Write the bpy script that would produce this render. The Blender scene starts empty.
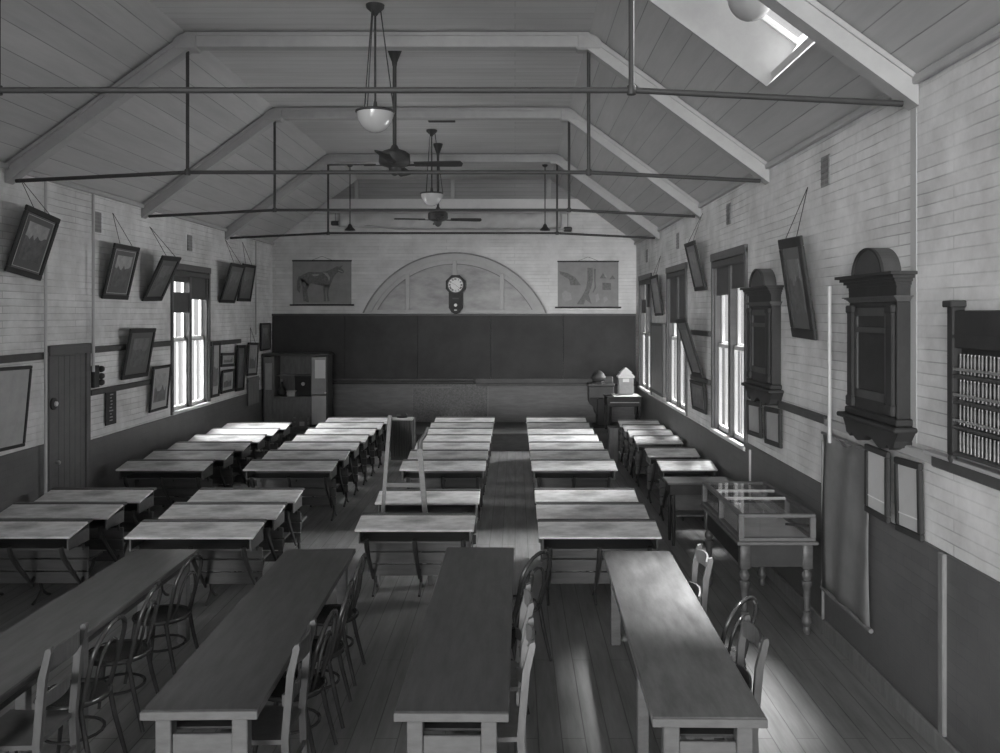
import bpy, bmesh, math, random
from mathutils import Vector, Matrix
S = bpy.context.scene
COL = S.collection
random.seed(7)
PI = math.pi

# ------------------------------------------------------------------ camera
H = 2.72            # camera height above the floor
F = 865.0           # focal length in pixels of the 1000 px wide frame
CX, CY = 515.0, 314.0
cam_d = bpy.data.cameras.new('camera'); cam = bpy.data.objects.new('camera', cam_d); COL.objects.link(cam)
cam.location = (0, 0, H); cam.rotation_euler = (PI/2, 0, 0)
cam_d.sensor_width = 36; cam_d.lens = F/1000*36
cam_d.shift_x = -(CX-500)/1000; cam_d.shift_y = (CY-376.5)/1000
cam_d.clip_start = .05; cam_d.clip_end = 200
S.camera = cam
# ------------------------------------------------------------------ world, sun, exposure
w = bpy.data.worlds.new('overcast_sky'); S.world = w; w.use_nodes = True
w.node_tree.nodes['Background'].inputs[0].default_value = (.93, .93, .93, 1)
w.node_tree.nodes['Background'].inputs[1].default_value = 0.34
def sun(name, az, el, ang, e):
    # az: compass angle the light comes FROM, measured from +Y towards +X
    d = bpy.data.lights.new(name, 'SUN'); d.energy = e; d.angle = math.radians(ang)
    o = bpy.data.objects.new(name, d); COL.objects.link(o)
    a, b = math.radians(az), math.radians(el)
    v = Vector((math.sin(a)*math.cos(b), math.cos(a)*math.cos(b), math.sin(b)))
    o.rotation_euler = v.to_track_quat('Z', 'Y').to_euler(); o.location = (0, -4, 8)
sun('fill_sun_from_the_rear', 202, 5, 56, 1.55)  # wide fill sun added through the unbuilt rear of the hall
sun('low_fill_sun_from_the_rear', 190, 1.5, 14, .62)  # narrow fill sun added to brighten the back wall
sun('daylight_from_the_right', 72, 30, 35, 11.0)
sun('daylight_from_the_left', -95, 36, 60, 20.0)
sun('daylight_from_above', 50, 81, 14, 17.0)
sun('upward_fill_sun_right', 78, -16, 60, 6.0)  # upward fill sun added to lift the far ceiling
sun('upward_fill_sun_left', -78, -16, 60, 6.0)  # matching added fill through the left window
S.view_settings.view_transform = 'Standard'; S.view_settings.look = 'None'
S.view_settings.gamma = 1; S.view_settings.use_curve_mapping = False
S.view_settings.exposure = 1.02

# ------------------------------------------------------------------ helpers
def V(*a): return Vector(a)
def at(px, py, Y): return V((px-CX)*Y/F, Y, H-(py-CY)*Y/F)
WL, WR, YB, PLY, PLZ = -5.33, 2.66, 19.0, 17.17, .35
XC = (WL+WR)/2

class MB:
    def __init__(s): s.v = []; s.f = []
    def add(s, vs, fs, M=None):
        n = len(s.v)
        s.v += [tuple(M @ Vector(p)) if M else tuple(p) for p in vs]
        s.f += [tuple(i+n for i in f) for f in fs]; return s
    def box(s, x0, x1, y0, y1, z0, z1, M=None, b=0):
        x0, x1 = sorted((x0, x1)); y0, y1 = sorted((y0, y1)); z0, z1 = sorted((z0, z1))
        b = min(b, (x1-x0)*.45, (y1-y0)*.45, (z1-z0)*.45)
        if b <= 0:
            vs = [(x, y, z) for x in (x0, x1) for y in (y0, y1) for z in (z0, z1)]
            fs = [(0,1,3,2),(4,6,7,5),(0,4,5,1),(2,3,7,6),(0,2,6,4),(1,5,7,3)]
            return s.add(vs, fs, M)
        bm = bmesh.new(); bmesh.ops.create_cube(bm, size=1)
        for q in bm.verts:
            q.co = ((x0+x1)/2+q.co.x*(x1-x0), (y0+y1)/2+q.co.y*(y1-y0), (z0+z1)/2+q.co.z*(z1-z0))
        bmesh.ops.bevel(bm, geom=bm.edges[:], offset=b, segments=1, affect='EDGES')
        bm.verts.index_update()
        vs = [q.co.copy() for q in bm.verts]; fs = [tuple(q.index for q in f.verts) for f in bm.faces]
        bm.free(); return s.add(vs, fs, M)
    def tube(s, pts, r, n=8, M=None, closed=False):
        pts = [Vector(p) for p in pts]; m = len(pts)
        rs = r if isinstance(r, (list, tuple)) else [r]*m
        vs = []; fs = []; up = None
        for i, p in enumerate(pts):
            a = pts[(i-1) % m] if (closed or i > 0) else p
            c = pts[(i+1) % m] if (closed or i < m-1) else p
            t = (c-a).normalized()
            if up is None: up = V(0, 0, 1) if abs(t.z) < .9 else V(1, 0, 0)
            u = (up-t*up.dot(t)).normalized(); up = u; q = t.cross(u)
            for k in range(n):
                an = 2*PI*k/n; vs.append(p+(u*math.cos(an)+q*math.sin(an))*rs[i])
        for i in range(m if closed else m-1):
            j = (i+1) % m
            for k in range(n):
                l = (k+1) % n; fs.append((i*n+k, i*n+l, j*n+l, j*n+k))
        if not closed: fs += [tuple(range(n))[::-1], tuple((m-1)*n+k for k in range(n))]
        return s.add(vs, fs, M)
    def lathe(s, prof, n=20, M=None, c=(0, 0, 0)):
        vs = []; fs = []
        for r, z in prof:
            for k in range(n):
                a = 2*PI*k/n; vs.append((c[0]+r*math.cos(a), c[1]+r*math.sin(a), c[2]+z))
        for i in range(len(prof)-1):
            for k in range(n):
                l = (k+1) % n; fs.append((i*n+k, i*n+l, (i+1)*n+l, (i+1)*n+k))
        fs += [tuple(range(n))[::-1], tuple((len(prof)-1)*n+k for k in range(n))]
        return s.add(vs, fs, M)
    def prism(s, poly, d0, d1, ax='y', M=None):
        # polygon in the plane normal to ax, from d0 to d1
        def P(p, d):
            return {'x': (d, p[0], p[1]), 'y': (p[0], d, p[1]), 'z': (p[0], p[1], d)}[ax]
        n = len(poly); vs = [P(p, d0) for p in poly]+[P(p, d1) for p in poly]
        fs = [tuple(range(n)), tuple(range(n, 2*n))[::-1]]+[(i, i+n, (i+1) % n+n, (i+1) % n) for i in range(n)]
        return s.add(vs, fs, M)
    def bar(s, a, b, w, h, M=None):
        a, b = Vector(a), Vector(b); t = (b-a).normalized()
        up = V(0, 0, 1) if abs(t.z) < .95 else V(0, 1, 0)
        q = t.cross(up).normalized(); u = q.cross(t)
        vs = [p+q*(i*w/2)+u*(j*h/2) for p in (a, b) for i in (-1, 1) for j in (-1, 1)]
        return s.add(vs, [(0,1,3,2),(4,6,7,5),(0,4,5,1),(2,3,7,6),(0,2,6,4),(1,5,7,3)], M)
    def build(s, name, mat, parent=None, smooth=False, loc=None):
        me = bpy.data.meshes.new(name)
        off = Vector(loc) if loc is not None else V(0, 0, 0)
        me.from_pydata([tuple(Vector(p)-off) for p in s.v], [], s.f); me.validate()
        bm = bmesh.new(); bm.from_mesh(me); bmesh.ops.recalc_face_normals(bm, faces=bm.faces[:])
        for f in bm.faces: f.smooth = smooth
        if smooth:
            for e in bm.edges:
                if len(e.link_faces) == 2 and e.calc_face_angle(0) > .8: e.smooth = False
        bm.to_mesh(me); bm.free()
        me.materials.append(mat)
        o = bpy.data.objects.new(name, me); COL.objects.link(o); o.location = off
        if parent: o.parent = parent
        return o
def tag(o, label=None, cat=None, group=None, kind=None):
    if label: o['label'] = label
    if cat: o['category'] = cat
    if group: o['group'] = group
    if kind: o['kind'] = kind
    return o
def thing(name, label, cat, loc=(0, 0, 0), rot=(0, 0, 0), group=None):
    o = bpy.data.objects.new(name, None); COL.objects.link(o); o.empty_display_size = .1
    o.location = loc; o.rotation_euler = rot; return tag(o, label, cat, group)
def copy_tree(o, parent=None):
    kids = [c for c in o.children]
    c = o.copy(); COL.objects.link(c)
    if parent: c.parent = parent
    for k in kids: copy_tree(k, c)
    return c
def struct(o): return tag(o, kind='structure')

# ------------------------------------------------------------------ materials (all neutral greys: a monochrome photograph)
def mat(name, g, rough=.6, var=.15, scale=6., stretch=(1, 1, 1), bump=0., spec=.4, metal=0., kind=None, p=None, rnd=.0):
    m = bpy.data.materials.new(name); m.use_nodes = True; nt = m.node_tree; N = nt.nodes; L = nt.links
    b = N['Principled BSDF']; b.inputs['Roughness'].default_value = rough; b.inputs['Metallic'].default_value = metal
    b.inputs['Specular IOR Level'].default_value = spec
    tc = N.new('ShaderNodeTexCoord'); mp = N.new('ShaderNodeMapping'); mp.inputs['Scale'].default_value = stretch
    L.new(tc.outputs['Object'], mp.inputs['Vector'])
    no = N.new('ShaderNodeTexNoise'); no.inputs['Scale'].default_value = scale; no.inputs['Detail'].default_value = 6
    no.inputs['Roughness'].default_value = .65
    L.new(mp.outputs[0], no.inputs['Vector'])
    rmp = N.new('ShaderNodeMapRange'); rmp.inputs[1].default_value = .3; rmp.inputs[2].default_value = .7
    rmp.inputs[3].default_value = g*(1-var); rmp.inputs[4].default_value = g*(1+var)
    L.new(no.outputs['Fac'], rmp.inputs[0]); val = rmp.outputs[0]; hgt = no.outputs['Fac']
    def mul(a, bsock=None, c=None, op='MULTIPLY'):
        q = N.new('ShaderNodeMath'); q.operation = op; L.new(a, q.inputs[0])
        if bsock is not None: L.new(bsock, q.inputs[1])
        else: q.inputs[1].default_value = c
        return q.outputs[0]
    if rnd:
        oi = N.new('ShaderNodeObjectInfo'); r2 = N.new('ShaderNodeMapRange')
        r2.inputs[3].default_value = 1-rnd; r2.inputs[4].default_value = 1+rnd
        L.new(oi.outputs['Random'], r2.inputs[0]); val = mul(val, r2.outputs[0])
    if kind in ('brick', 'planks'):
        # p: (axis for u, axis for v, brick width, row height, mortar, mortar value, bump strength)
        ua, va, bw, rh, mo, mv, bs = p
        sx = N.new('ShaderNodeSeparateXYZ'); L.new(tc.outputs['Object'], sx.inputs[0])
        cb = N.new('ShaderNodeCombineXYZ'); L.new(sx.outputs[ua], cb.inputs[0]); L.new(sx.outputs[va], cb.inputs[1])
        # slight wobble so that the courses are not ruled
        n2 = N.new('ShaderNodeTexNoise'); n2.inputs['Scale'].default_value = 3.; L.new(cb.outputs[0], n2.inputs['Vector'])
        ad = N.new('ShaderNodeVectorMath'); ad.operation = 'MULTIPLY_ADD'
        L.new(n2.outputs['Color'], ad.inputs[0]); k = .012 if kind == 'brick' else .0
        ad.inputs[1].default_value = (k, k, 0); L.new(cb.outputs[0], ad.inputs[2])
        br = N.new('ShaderNodeTexBrick'); L.new(ad.outputs[0], br.inputs['Vector'])
        br.inputs['Scale'].default_value = 1; br.inputs['Brick Width'].default_value = bw; br.inputs['Row Height'].default_value = rh
        br.inputs['Mortar Size'].default_value = mo; br.inputs['Mortar Smooth'].default_value = .4
        br.inputs['Color1'].default_value = (.9,)*3+(1,); br.inputs['Color2'].default_value = (1.05,)*3+(1,)
        br.inputs['Mortar'].default_value = (mv,)*3+(1,); br.offset = .5 if kind == 'brick' else .37
        bw_ = N.new('ShaderNodeRGBToBW'); L.new(br.outputs['Color'], bw_.inputs[0])
        # joints show only in places
        n3 = N.new('ShaderNodeTexNoise'); n3.inputs['Scale'].default_value = 1.6 if kind == 'brick' else .7; n3.inputs['Detail'].default_value = 5
        L.new(cb.outputs[0], n3.inputs['Vector'])
        r3 = N.new('ShaderNodeMapRange'); r3.inputs[1].default_value = .42; r3.inputs[2].default_value = .62
        r3.inputs[3].default_value = .15 if kind == 'brick' else .6
        L.new(n3.outputs['Fac'], r3.inputs[0])
        mx = N.new('ShaderNodeMix'); mx.data_type = 'FLOAT'; mx.inputs[2].default_value = 1
        L.new(r3.outputs[0], mx.inputs[0]); L.new(bw_.outputs[0], mx.inputs[3])
        val = mul(val, mx.outputs[0])
        hgt = mul(br.outputs['Fac'], c=-1.)
        bump = bs
    cb2 = N.new('ShaderNodeCombineColor'); [L.new(val, cb2.inputs[i]) for i in range(3)]
    L.new(cb2.outputs[0], b.inputs['Base Color'])
    if bump:
        bn = N.new('ShaderNodeBump'); bn.inputs['Strength'].default_value = bump; bn.inputs['Distance'].default_value = .01
        L.new(hgt, bn.inputs['Height']); L.new(bn.outputs[0], b.inputs['Normal'])
    return m
M = {}
M['brick_side'] = mat('white_painted_brick_side', .60, .8, .22, 2.2, kind='brick', p=(1, 2, 1.5, .078, .005, .62, .5), spec=.2)
M['brick_back'] = mat('white_painted_brick_back', .64, .8, .14, 2.2, kind='brick', p=(0, 2, 1.5, .078, .005, .7, .4), spec=.2)
M['dado'] = mat('brown_painted_dado', .105, .5, .12, 3, kind='brick', p=(1, 2, .235, .078, .004, .8, .4), spec=.4)
M['dado_back'] = mat('brown_boarded_dado', .17, .55, .2, 3, stretch=(1, 1, 6), spec=.35)
M['dado_dark'] = mat('textured_dark_panel', .13, .5, .45, 40, bump=.4)
M['floor'] = mat('worn_floorboards', .2, .5, .28, 2.2, stretch=(5, .5, 1), kind='planks', p=(1, 0, 3.4, .15, .004, .3, .5), spec=.45)
M['ceil_slope'] = mat('painted_lining_boards_slope', .42, .55, .08, 2, stretch=(5, .5, 5), kind='planks', p=(1, 0, 30, .19, .004, .45, .4), spec=.3)
M['ceil_flat'] = mat('painted_lining_boards_flat', .52, .5, .08, 2, stretch=(.5, 5, 5), kind='planks', p=(0, 1, 30, .16, .004, .55, .4), spec=.3)
M['gable'] = mat('grey_gable_boards', .30, .6, .1, 2, stretch=(.5, 5, 5), kind='planks', p=(0, 2, 30, .09, .004, .55, .4))
M['beam'] = mat('painted_beam', .36, .5, .08, 5, stretch=(1, 1, 1))
M['beam_white'] = mat('white_painted_wood', .62, .45, .06, 5)
M['iron'] = mat('black_iron', .042, .5, .1, 10, spec=.3)
M['pipe'] = mat('painted_pipe', .44, .4, .05, 5)
M['glass'] = None
M['bowl'] = mat('opal_glass', .42, .15, .02, 3, spec=.6)
M['desk'] = mat('worn_desk_top', .54, .4, .3, 4.2, stretch=(1.2, 3.5, 3), spec=.5, rnd=.12)
M['desk_wood'] = mat('desk_side_wood', .075, .45, .25, 4, stretch=(1, 6, 6), spec=.45)
def stain(m):
    nt = m.node_tree; N = nt.nodes; L = nt.links; b = N['Principled BSDF']
    src = b.inputs['Base Color'].links[0].from_socket
    tc = N.new('ShaderNodeTexCoord'); mp = N.new('ShaderNodeMapping'); mp.inputs['Scale'].default_value = (6, 11, 0); mp.inputs['Location'].default_value = (0, -2.4, 0)
    no = N.new('ShaderNodeTexNoise'); no.inputs['Scale'].default_value = 7; no.inputs['Detail'].default_value = 5
    L.new(tc.outputs['Object'], mp.inputs[0]); L.new(tc.outputs['Object'], no.inputs['Vector'])
    ln = N.new('ShaderNodeVectorMath'); ln.operation = 'LENGTH'; L.new(mp.outputs[0], ln.inputs[0])
    ad = N.new('ShaderNodeMath'); ad.operation = 'MULTIPLY_ADD'; ad.inputs[1].default_value = 1.6; L.new(no.outputs['Fac'], ad.inputs[0]); L.new(ln.outputs['Value'], ad.inputs[2])
    mr = N.new('ShaderNodeMapRange'); mr.inputs[1].default_value = .9; mr.inputs[2].default_value = 2.0; mr.inputs[3].default_value = .42; mr.inputs[4].default_value = 1
    L.new(ad.outputs[0], mr.inputs[0]); mx = N.new('ShaderNodeVectorMath'); mx.operation = 'SCALE'
    L.new(src, mx.inputs[0]); L.new(mr.outputs[0], mx.inputs['Scale']); L.new(mx.outputs[0], b.inputs['Base Color'])
stain(M['desk'])
M['slat'] = mat('desk_slat_wood', .08, .42, .25, 3, stretch=(1, 6, 8), spec=.5)
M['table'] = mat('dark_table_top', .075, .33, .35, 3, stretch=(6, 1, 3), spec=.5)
M['table_side'] = mat('table_frame_wood', .105, .5, .2, 4, stretch=(2, 2, 6))
M['bent'] = mat('dark_bentwood', .04, .22, .2, 6, spec=.6)
M['chair'] = mat('chair_wood', .085, .4, .2, 6, stretch=(3, 3, 1))
M['chair_lit'] = mat('lit_chair_wood', .16, .4, .2, 6, stretch=(3, 3, 1))  # lit copy of the chair wood, skylight brightness put into its colour
M['black'] = mat('blackboard', .062, .8, .2, 1.3, spec=.15)
M['table_lit'] = mat('lit_table_top', .15, .3, .4, 2.4, stretch=(5, 1, 3), spec=.5)  # lit copy of the dark table top, overhead light mixed into its colour
M['dark'] = mat('dark_stained_wood', .036, .55, .2, 5, spec=.2)
M['darkm'] = mat('mid_dark_wood', .06, .5, .2, 5)
M['brown'] = mat('brown_wood', .17, .5, .2, 5, stretch=(4, 4, 1))
M['blind'] = mat('dark_window_blind', .08, .7, .1, 6)
M['cloth'] = mat('pale_cloth', .5, .8, .12, 3)
M['archpane'] = mat('blinded_arch_pane', .34, .6, .3, 1.6, stretch=(1, 1, 2.5))
M['paper'] = mat('white_paper', .75, .7, .04, 3)
M['card'] = mat('grey_card', .33, .6, .12, 6)
M['cardl'] = mat('pale_card', .45, .5, .1, 3)
M['chart'] = mat('grey_wall_chart', .22, .6, .12, 5)
M['chart_ink'] = mat('chart_ink', .13, .6, .3, 22)
M['chart_pale'] = mat('chart_pale', .27, .6, .1, 20)
M['scroll'] = mat('brown_hanging_scroll', .16, .65, .25, 2.4, stretch=(1, 1, 1))
M['photo_pale'] = mat('pale_photograph', .34, .3, .35, 7, spec=.5)
M['photo_dark'] = mat('dark_photograph', .11, .3, .6, 9, spec=.5)
M['photo_dim'] = mat('dim_photograph', .16, .3, .4, 8, spec=.5)
M['mount'] = mat('dark_mount', .10, .3, .1, 5, spec=.5)
M['mount_pale'] = mat('pale_mount', .38, .3, .1, 5, spec=.5)
M['line'] = mat('pale_slip', .5, .4, .05, 5)
M['tube'] = mat('specimen_tube_glass', .12, .12, .3, 30, spec=.8)
M['brass'] = mat('dull_metal', .4, .3, .1, 10, metal=.6)
M['floorcase'] = mat('case_lining', .42, .6, .15, 5)
M['ribs'] = mat('ribbed_iron', .045, .5, .1, 8)
def glassmat():
    m = bpy.data.materials.new('window_glass'); m.use_nodes = True; nt = m.node_tree; N = nt.nodes
    N.remove(N['Principled BSDF']); t = N.new('ShaderNodeBsdfTransparent'); g = N.new('ShaderNodeBsdfGlossy'); g.inputs['Roughness'].default_value = .03
    x = N.new('ShaderNodeMixShader'); lw = N.new('ShaderNodeLayerWeight'); lw.inputs[0].default_value = .5; pw = N.new('ShaderNodeMath'); pw.operation = 'POWER'; pw.inputs[1].default_value = 5; fr = N.new('ShaderNodeMath'); fr.operation = 'MULTIPLY_ADD'; fr.inputs[1].default_value = .45; fr.inputs[2].default_value = .05; nt.links.new(lw.outputs['Facing'], pw.inputs[0]); nt.links.new(pw.outputs[0], fr.inputs[0])
    nt.links.new(fr.outputs[0], x.inputs[0]); nt.links.new(t.outputs[0], x.inputs[1]); nt.links.new(g.outputs[0], x.inputs[2])
    nt.links.new(x.outputs[0], N['Material Output'].inputs[0]); return m
M['glass'] = glassmat()

# ------------------------------------------------------------------ room shell
TH = .14; Y0 = -1.5; EZ = H+1.57          # wall thickness, where the modelled hall ends, wall height
FZ, FX = H+2.95, 2.11                      # flat ceiling height and half width
SL = (FZ-EZ)/((WR-XC)-FX)
struct(MB().box(WL-TH, WR+TH, Y0, YB+TH, -.12, 0).build('floor', M['floor']))
WIN_R = [(9.95, 11.55), (13.4, 15.0), (16.85, 18.35)]
WIN_L = [(13.45, 15.0)]
WZ0, WZ1 = 1.2, 3.42
def side_wall(name, x0, x1, wins, m):
    b = MB(); ys = [Y0]+[q for wv in wins for q in wv]+[YB+TH]
    for i in range(0, len(ys), 2): b.box(x0, x1, ys[i], ys[i+1], 0, EZ)
    for a, c in wins: b.box(x0, x1, a, c, 0, WZ0); b.box(x0, x1, a, c, WZ1, EZ)
    struct(b.build(name, m))
side_wall('wall_left', WL-TH, WL, WIN_L, M['brick_side'])
side_wall('wall_right', WR, WR+TH, WIN_R, M['brick_side'])
# back wall with its gable
hw = WR-XC
g = [(WL, 0), (WR, 0), (WR, EZ), (XC+FX, FZ), (XC-FX, FZ), (WL, EZ)]
struct(MB().prism(g, YB, YB+TH, 'y').build('wall_back', M['brick_back']))
struct(MB().box(XC-FX-.9, XC+FX+.9, Y0, YB+TH, FZ, FZ+.12).build('ceiling', M['ceil_flat']))
def slope_pt(d): return FZ-(d-FX)*SL       # z on the slope at distance d from the room's axis
def slope_slab(s, d0, d1, y0, y1, b):
    for_p = [(XC+s*d0, slope_pt(d0)), (XC+s*d1, slope_pt(d1)), (XC+s*d1, slope_pt(d1)+.12), (XC+s*d0, slope_pt(d0)+.12)]
    b.prism(for_p, y0, y1, 'y')
b = MB(); slope_slab(-1, FX, hw+.05, Y0, YB+TH, b); struct(b.build('ceiling', M['ceil_slope']))
SK = (.92-XC, 2.17-XC, 5.97, 7.36)         # skylight: distance range, y range
b = MB(); slope_slab(1, FX, hw+.05, Y0, SK[2], b); slope_slab(1, FX, hw+.05, SK[3], YB+TH, b)
slope_slab(1, FX, SK[0], SK[2], SK[3], b); slope_slab(1, SK[1], hw+.05, SK[2], SK[3], b)
struct(b.build('ceiling', M['ceil_slope']))
# skylight shaft, frame and glass
n = V(SL, 0, 1).normalized()
def SP(d, y, h): return V(XC+d, y, slope_pt(d))+n*h
sky = struct(thing('window_5', None, None)); del_keys = [k for k in ('label', 'category') if k in sky]
b = MB()
def quad_slab(b, p, q, h0, h1, off):
    # a board standing on the slope between p=(d,y) and q, thick along off
    vs = [SP(*pt, h)+o for o in (V(0,0,0), off) for pt in (p, q) for h in (h0, h1)]
    b.add(vs, [(0,1,3,2),(4,6,7,5),(0,4,5,1),(2,3,7,6),(0,2,6,4),(1,5,7,3)])
dn = V(1, 0, -SL).normalized()
d0, d1, y0, y1 = SK
quad_slab(b, (d0, y0), (d1, y0), -.02, .45, V(0, .03, 0)); quad_slab(b, (d0, y1), (d1, y1), -.02, .45, V(0, -.03, 0))
quad_slab(b, (d0, y0), (d0, y1), -.02, .45, dn*.03); quad_slab(b, (d1, y0), (d1, y1), -.02, .45, -dn*.03)
b.build('shaft_lining', M['beam'], sky)
b = MB(); sd = (d1-d0)
for y in (y0+.03, (y0+y1)/2, y1-.03): b.bar(SP(d0, y, .43), SP(d1, y, .43), .05, .05)
for d in (d0+.02, d1-.02): b.bar(SP(d, y0, .43), SP(d, y1, .43), .05, .05)
b.build('window_frame', M['beam_white'], sky)
b = MB(); b.add([SP(d0, y0, .44), SP(d1, y0, .44), SP(d1, y1, .44), SP(d0, y1, .44), SP(d0, y0, .445), SP(d1, y0, .445), SP(d1, y1, .445), SP(d0, y1, .445)],
                [(0,1,2,3),(4,5,6,7),(0,1,5,4),(1,2,6,5),(2,3,7,6),(3,0,4,7)])
b.build('pane', M['glass'], sky)

# eaves moulding, dado, rails, skirting
for s, x, nm in ((1, WL, 'left'), (-1, WR, 'right')):
    struct(MB().box(x, x+s*.05, Y0, YB, EZ-.06, EZ+.0, b=.01).build('trim_1' if s > 0 else 'trim_2', M['beam']))
DZ = 1.25
b = MB().box(WL, WL+.02, Y0, 9.8, 0, DZ).box(WL, WL+.02, 10.77, YB, 0, min(DZ, WZ0-.06)); struct(b.build('trim_3', M['dado']))
struct(MB().box(WR-.02, WR, Y0, 9.9, 0, DZ).box(WR-.02, WR, 9.9, 18.4, 0, WZ0-.07).box(WR-.02, WR, 18.4, YB, 0, DZ).build('trim_4', M['dado']))
struct(MB().box(WL+.02, WL+.045, Y0, 9.8, 0, .14, b=.006).box(WL+.02, WL+.045, 10.77, PLY, 0, .14, b=.006).build('baseboard_left', M['dado']))
struct(MB().box(WR-.05, WR-.02, Y0, PLY, 0, .13, b=.008).build('baseboard_right', M['brown']))
# narrow wooden rails on the walls that the pictures hang from
b = MB()
for ya, yb, z in ((10.77, 13.35, 2.27), (15.1, 16.7, 2.2), (6., 9.8, 2.25)): b.box(WL, WL+.05, ya, yb, z-.04, z+.04, b=.008)
struct(b.build('trim_5', M['darkm']))
b = MB().box(WL, WL+.06, 10.77, 13.35, 1.70, 1.77, b=.008); struct(b.build('trim_6', M['darkm']))
b = MB()
for ya, yb, z in ((3.0, 5.43, 1.80), (7.32, 8.6, 1.82), (11.7, 12.9, 1.79), (11.7, 12.9, 2.45)): b.box(WR-.05, WR, ya, yb, z-.035, z+.035, b=.008)
struct(b.build('trim_7', M['darkm']))
struct(MB().box(WR-.045, WR, 5.43, 7.32, 1.775, 1.84, b=.008).box(WR-.07, WR, 3.0, 5.5, 1.836, 1.86, b=.004).build('trim_8', M['beam']))
# platform under the blackboard
struct(MB().box(WL+.01, WR-.01, PLY, YB-.03, 0, PLZ-.03).box(WL+.01, WR-.01, PLY-.02, YB-.03, PLZ-.03, PLZ, b=.006).build('trim_9', M['desk_wood']))
# boarding below the blackboard
BZ0 = H-(384-CY)/45.53
b = MB(); b.box(WL+.01, at(327, 0, YB).x, YB-.02, YB, PLZ, BZ0); b.box(at(327, 0, YB).x, at(413, 0, YB).x, YB-.03, YB, PLZ, BZ0); b.box(at(488, 0, YB).x, WR-.01, YB-.03, YB, PLZ, BZ0)
b.box(at(327, 0, YB).x, at(452, 0, YB).x, YB-.05, YB-.03, BZ0-.09, BZ0-.05)
struct(b.build('trim_10', M['dado_back']))
struct(MB().box(at(413.2, 0, YB).x, at(487.8, 0, YB).x, YB-.036, YB-.0, PLZ, BZ0-.0).build('trim_11', M['dado_dark']))
# gable boarding, posts and pale beam
zt = lambda py: H-(py-CY)/45.53
def gable_x(z, s): return XC+s*(FX+(FZ-z)/SL)
za, zb = zt(199.5), FZ
struct(MB().prism([(gable_x(za, -1), za), (gable_x(za, 1), za), (XC+FX, zb), (XC-FX, zb)], YB-.04, YB, 'y').build('trim_12', M['gable']))
b = MB()
for px in (357, 453, 549): b.box(at(px-2, 0, YB).x, at(px+2, 0, YB).x, YB-.08, YB-.04, za, zb, b=.006)
struct(b.build('trim_13', M['beam']))
zc = zt(213.5)
struct(MB().prism([(gable_x(zc, -1)+.03, zc), (gable_x(zc, 1)-.03, zc), (gable_x(za, 1), za), (gable_x(za, -1), za)], YB-.10, YB, 'y').build('trim_14', M['beam_white']))

# ------------------------------------------------------------------ windows
def make_window(nm, wall, ya, yb, blinds):
    s = 1 if wall == 'L' else -1; X = WL if wall == 'L' else WR
    o = struct(thing(nm, None, None, (X, ya, WZ0)))
    W = yb-ya; h = WZ1-WZ0
    B = lambda b, u0, u1, y0, y1, z0, z1, bv=.006: b.box(s*u0, s*u1, y0, y1, z0, z1, b=bv)   # u>0 is into the room
    b = MB()
    B(b, -.02, .03, -.07, 0, -.05, h+.07); B(b, -.02, .03, W, W+.07, -.05, h+.07); B(b, -.02, .04, -.07, W+.07, h, h+.1)
    for yy in (0, W-.04): B(b, -.135, 0, yy, yy+.04, 0, h)
    B(b, -.135, 0, 0, W, h-.03, h)
    b.build('window_frame', M['dado'], o)
    b = MB(); B(b, -.15, .05, -.06, W+.06, -.05, 0, .008); b.build('window_sill', M['beam_white'], o)
    b = MB(); B(b, -.13, -.0, W/2-.05, W/2+.05, 0, h); b.build('mullion', M['dado'], o)
    for k, (c0, c1) in enumerate(((.04, W/2-.05), (W/2+.05, W-.04))):
        b = MB(); mid = h*.5
        for z0, z1, u in ((0, mid+.02, -.045), (mid-.02, h-.03, -.085)):
            B(b, u-.04, u, c0, c0+.045, z0, z1, 0); B(b, u-.04, u, c1-.045, c1, z0, z1, 0)
            B(b, u-.04, u, c0, c1, z0, z0+.06, 0); B(b, u-.04, u, c0, c1, z1-.05, z1, 0)
            B(b, u-.035, u-.005, (c0+c1)/2-.012, (c0+c1)/2+.012, z0, z1, 0)
        sh = b.build('sash', M['beam_white'], o)
        b = MB(); B(b, -.067, -.063, c0+.03, c1-.03, .03, mid, 0); B(b, -.107, -.103, c0+.03, c1-.03, mid, h-.05, 0)
        b.build('pane', M['glass'], sh)
        for zt0, zt1 in blinds[k]:
            b = MB(); B(b, -.035, -.025, c0, c1, h*zt0, h*zt1, 0); b.tube([(-.03*s, c0, h*zt0), (-.03*s, c1, h*zt0)], .012)
            b.build('blind', M['blind'], o)
    b = MB(); B(b, -.02, .035, .0, W, h-.10, h-.0, .02); b.build('blind_roller', M['blind'], o)
    return o
make_window('window_1', 'L', *WIN_L[0], [[(.70, .84), (.92, 1.)], [(.80, 1.)]])
make_window('window_2', 'R', *WIN_R[0], [[(.83, 1.)], [(.80, 1.)]])
make_window('window_3', 'R', *WIN_R[1], [[(.58, 1.)], [(.62, 1.)]])
make_window('window_4', 'R', *WIN_R[2], [[(.75, 1.)], [(.70, .82)]])
# door
d = struct(thing('door_1', None, None, (WL, 9.87, 0)))
MB().box(0, .05, -.06, .05, 0, 2.33, b=.006).box(0, .05, .80, .90, 0, 2.33, b=.006).box(0, .06, -.06, .90, 2.24, 2.36, b=.006).build('door_frame', M['dado'], d)
b = MB().box(0, .025, .05, .80, .02, 2.24)
for k in range(6): b.box(.025, .031, .053+k*.1245, .053+k*.1245+.119, .03, 2.23, b=.003)
b.build('door_leaf', M['dado'], d)
MB().lathe([(.0, 0), (.022, .002), (.028, .02), (.02, .035), (0, .04)], 12, Matrix.Translation((.03, .14, 1.0)) @ Matrix.Rotation(PI/2, 4, 'Y')).build('door_handle', M['brass'], d, True)

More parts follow.
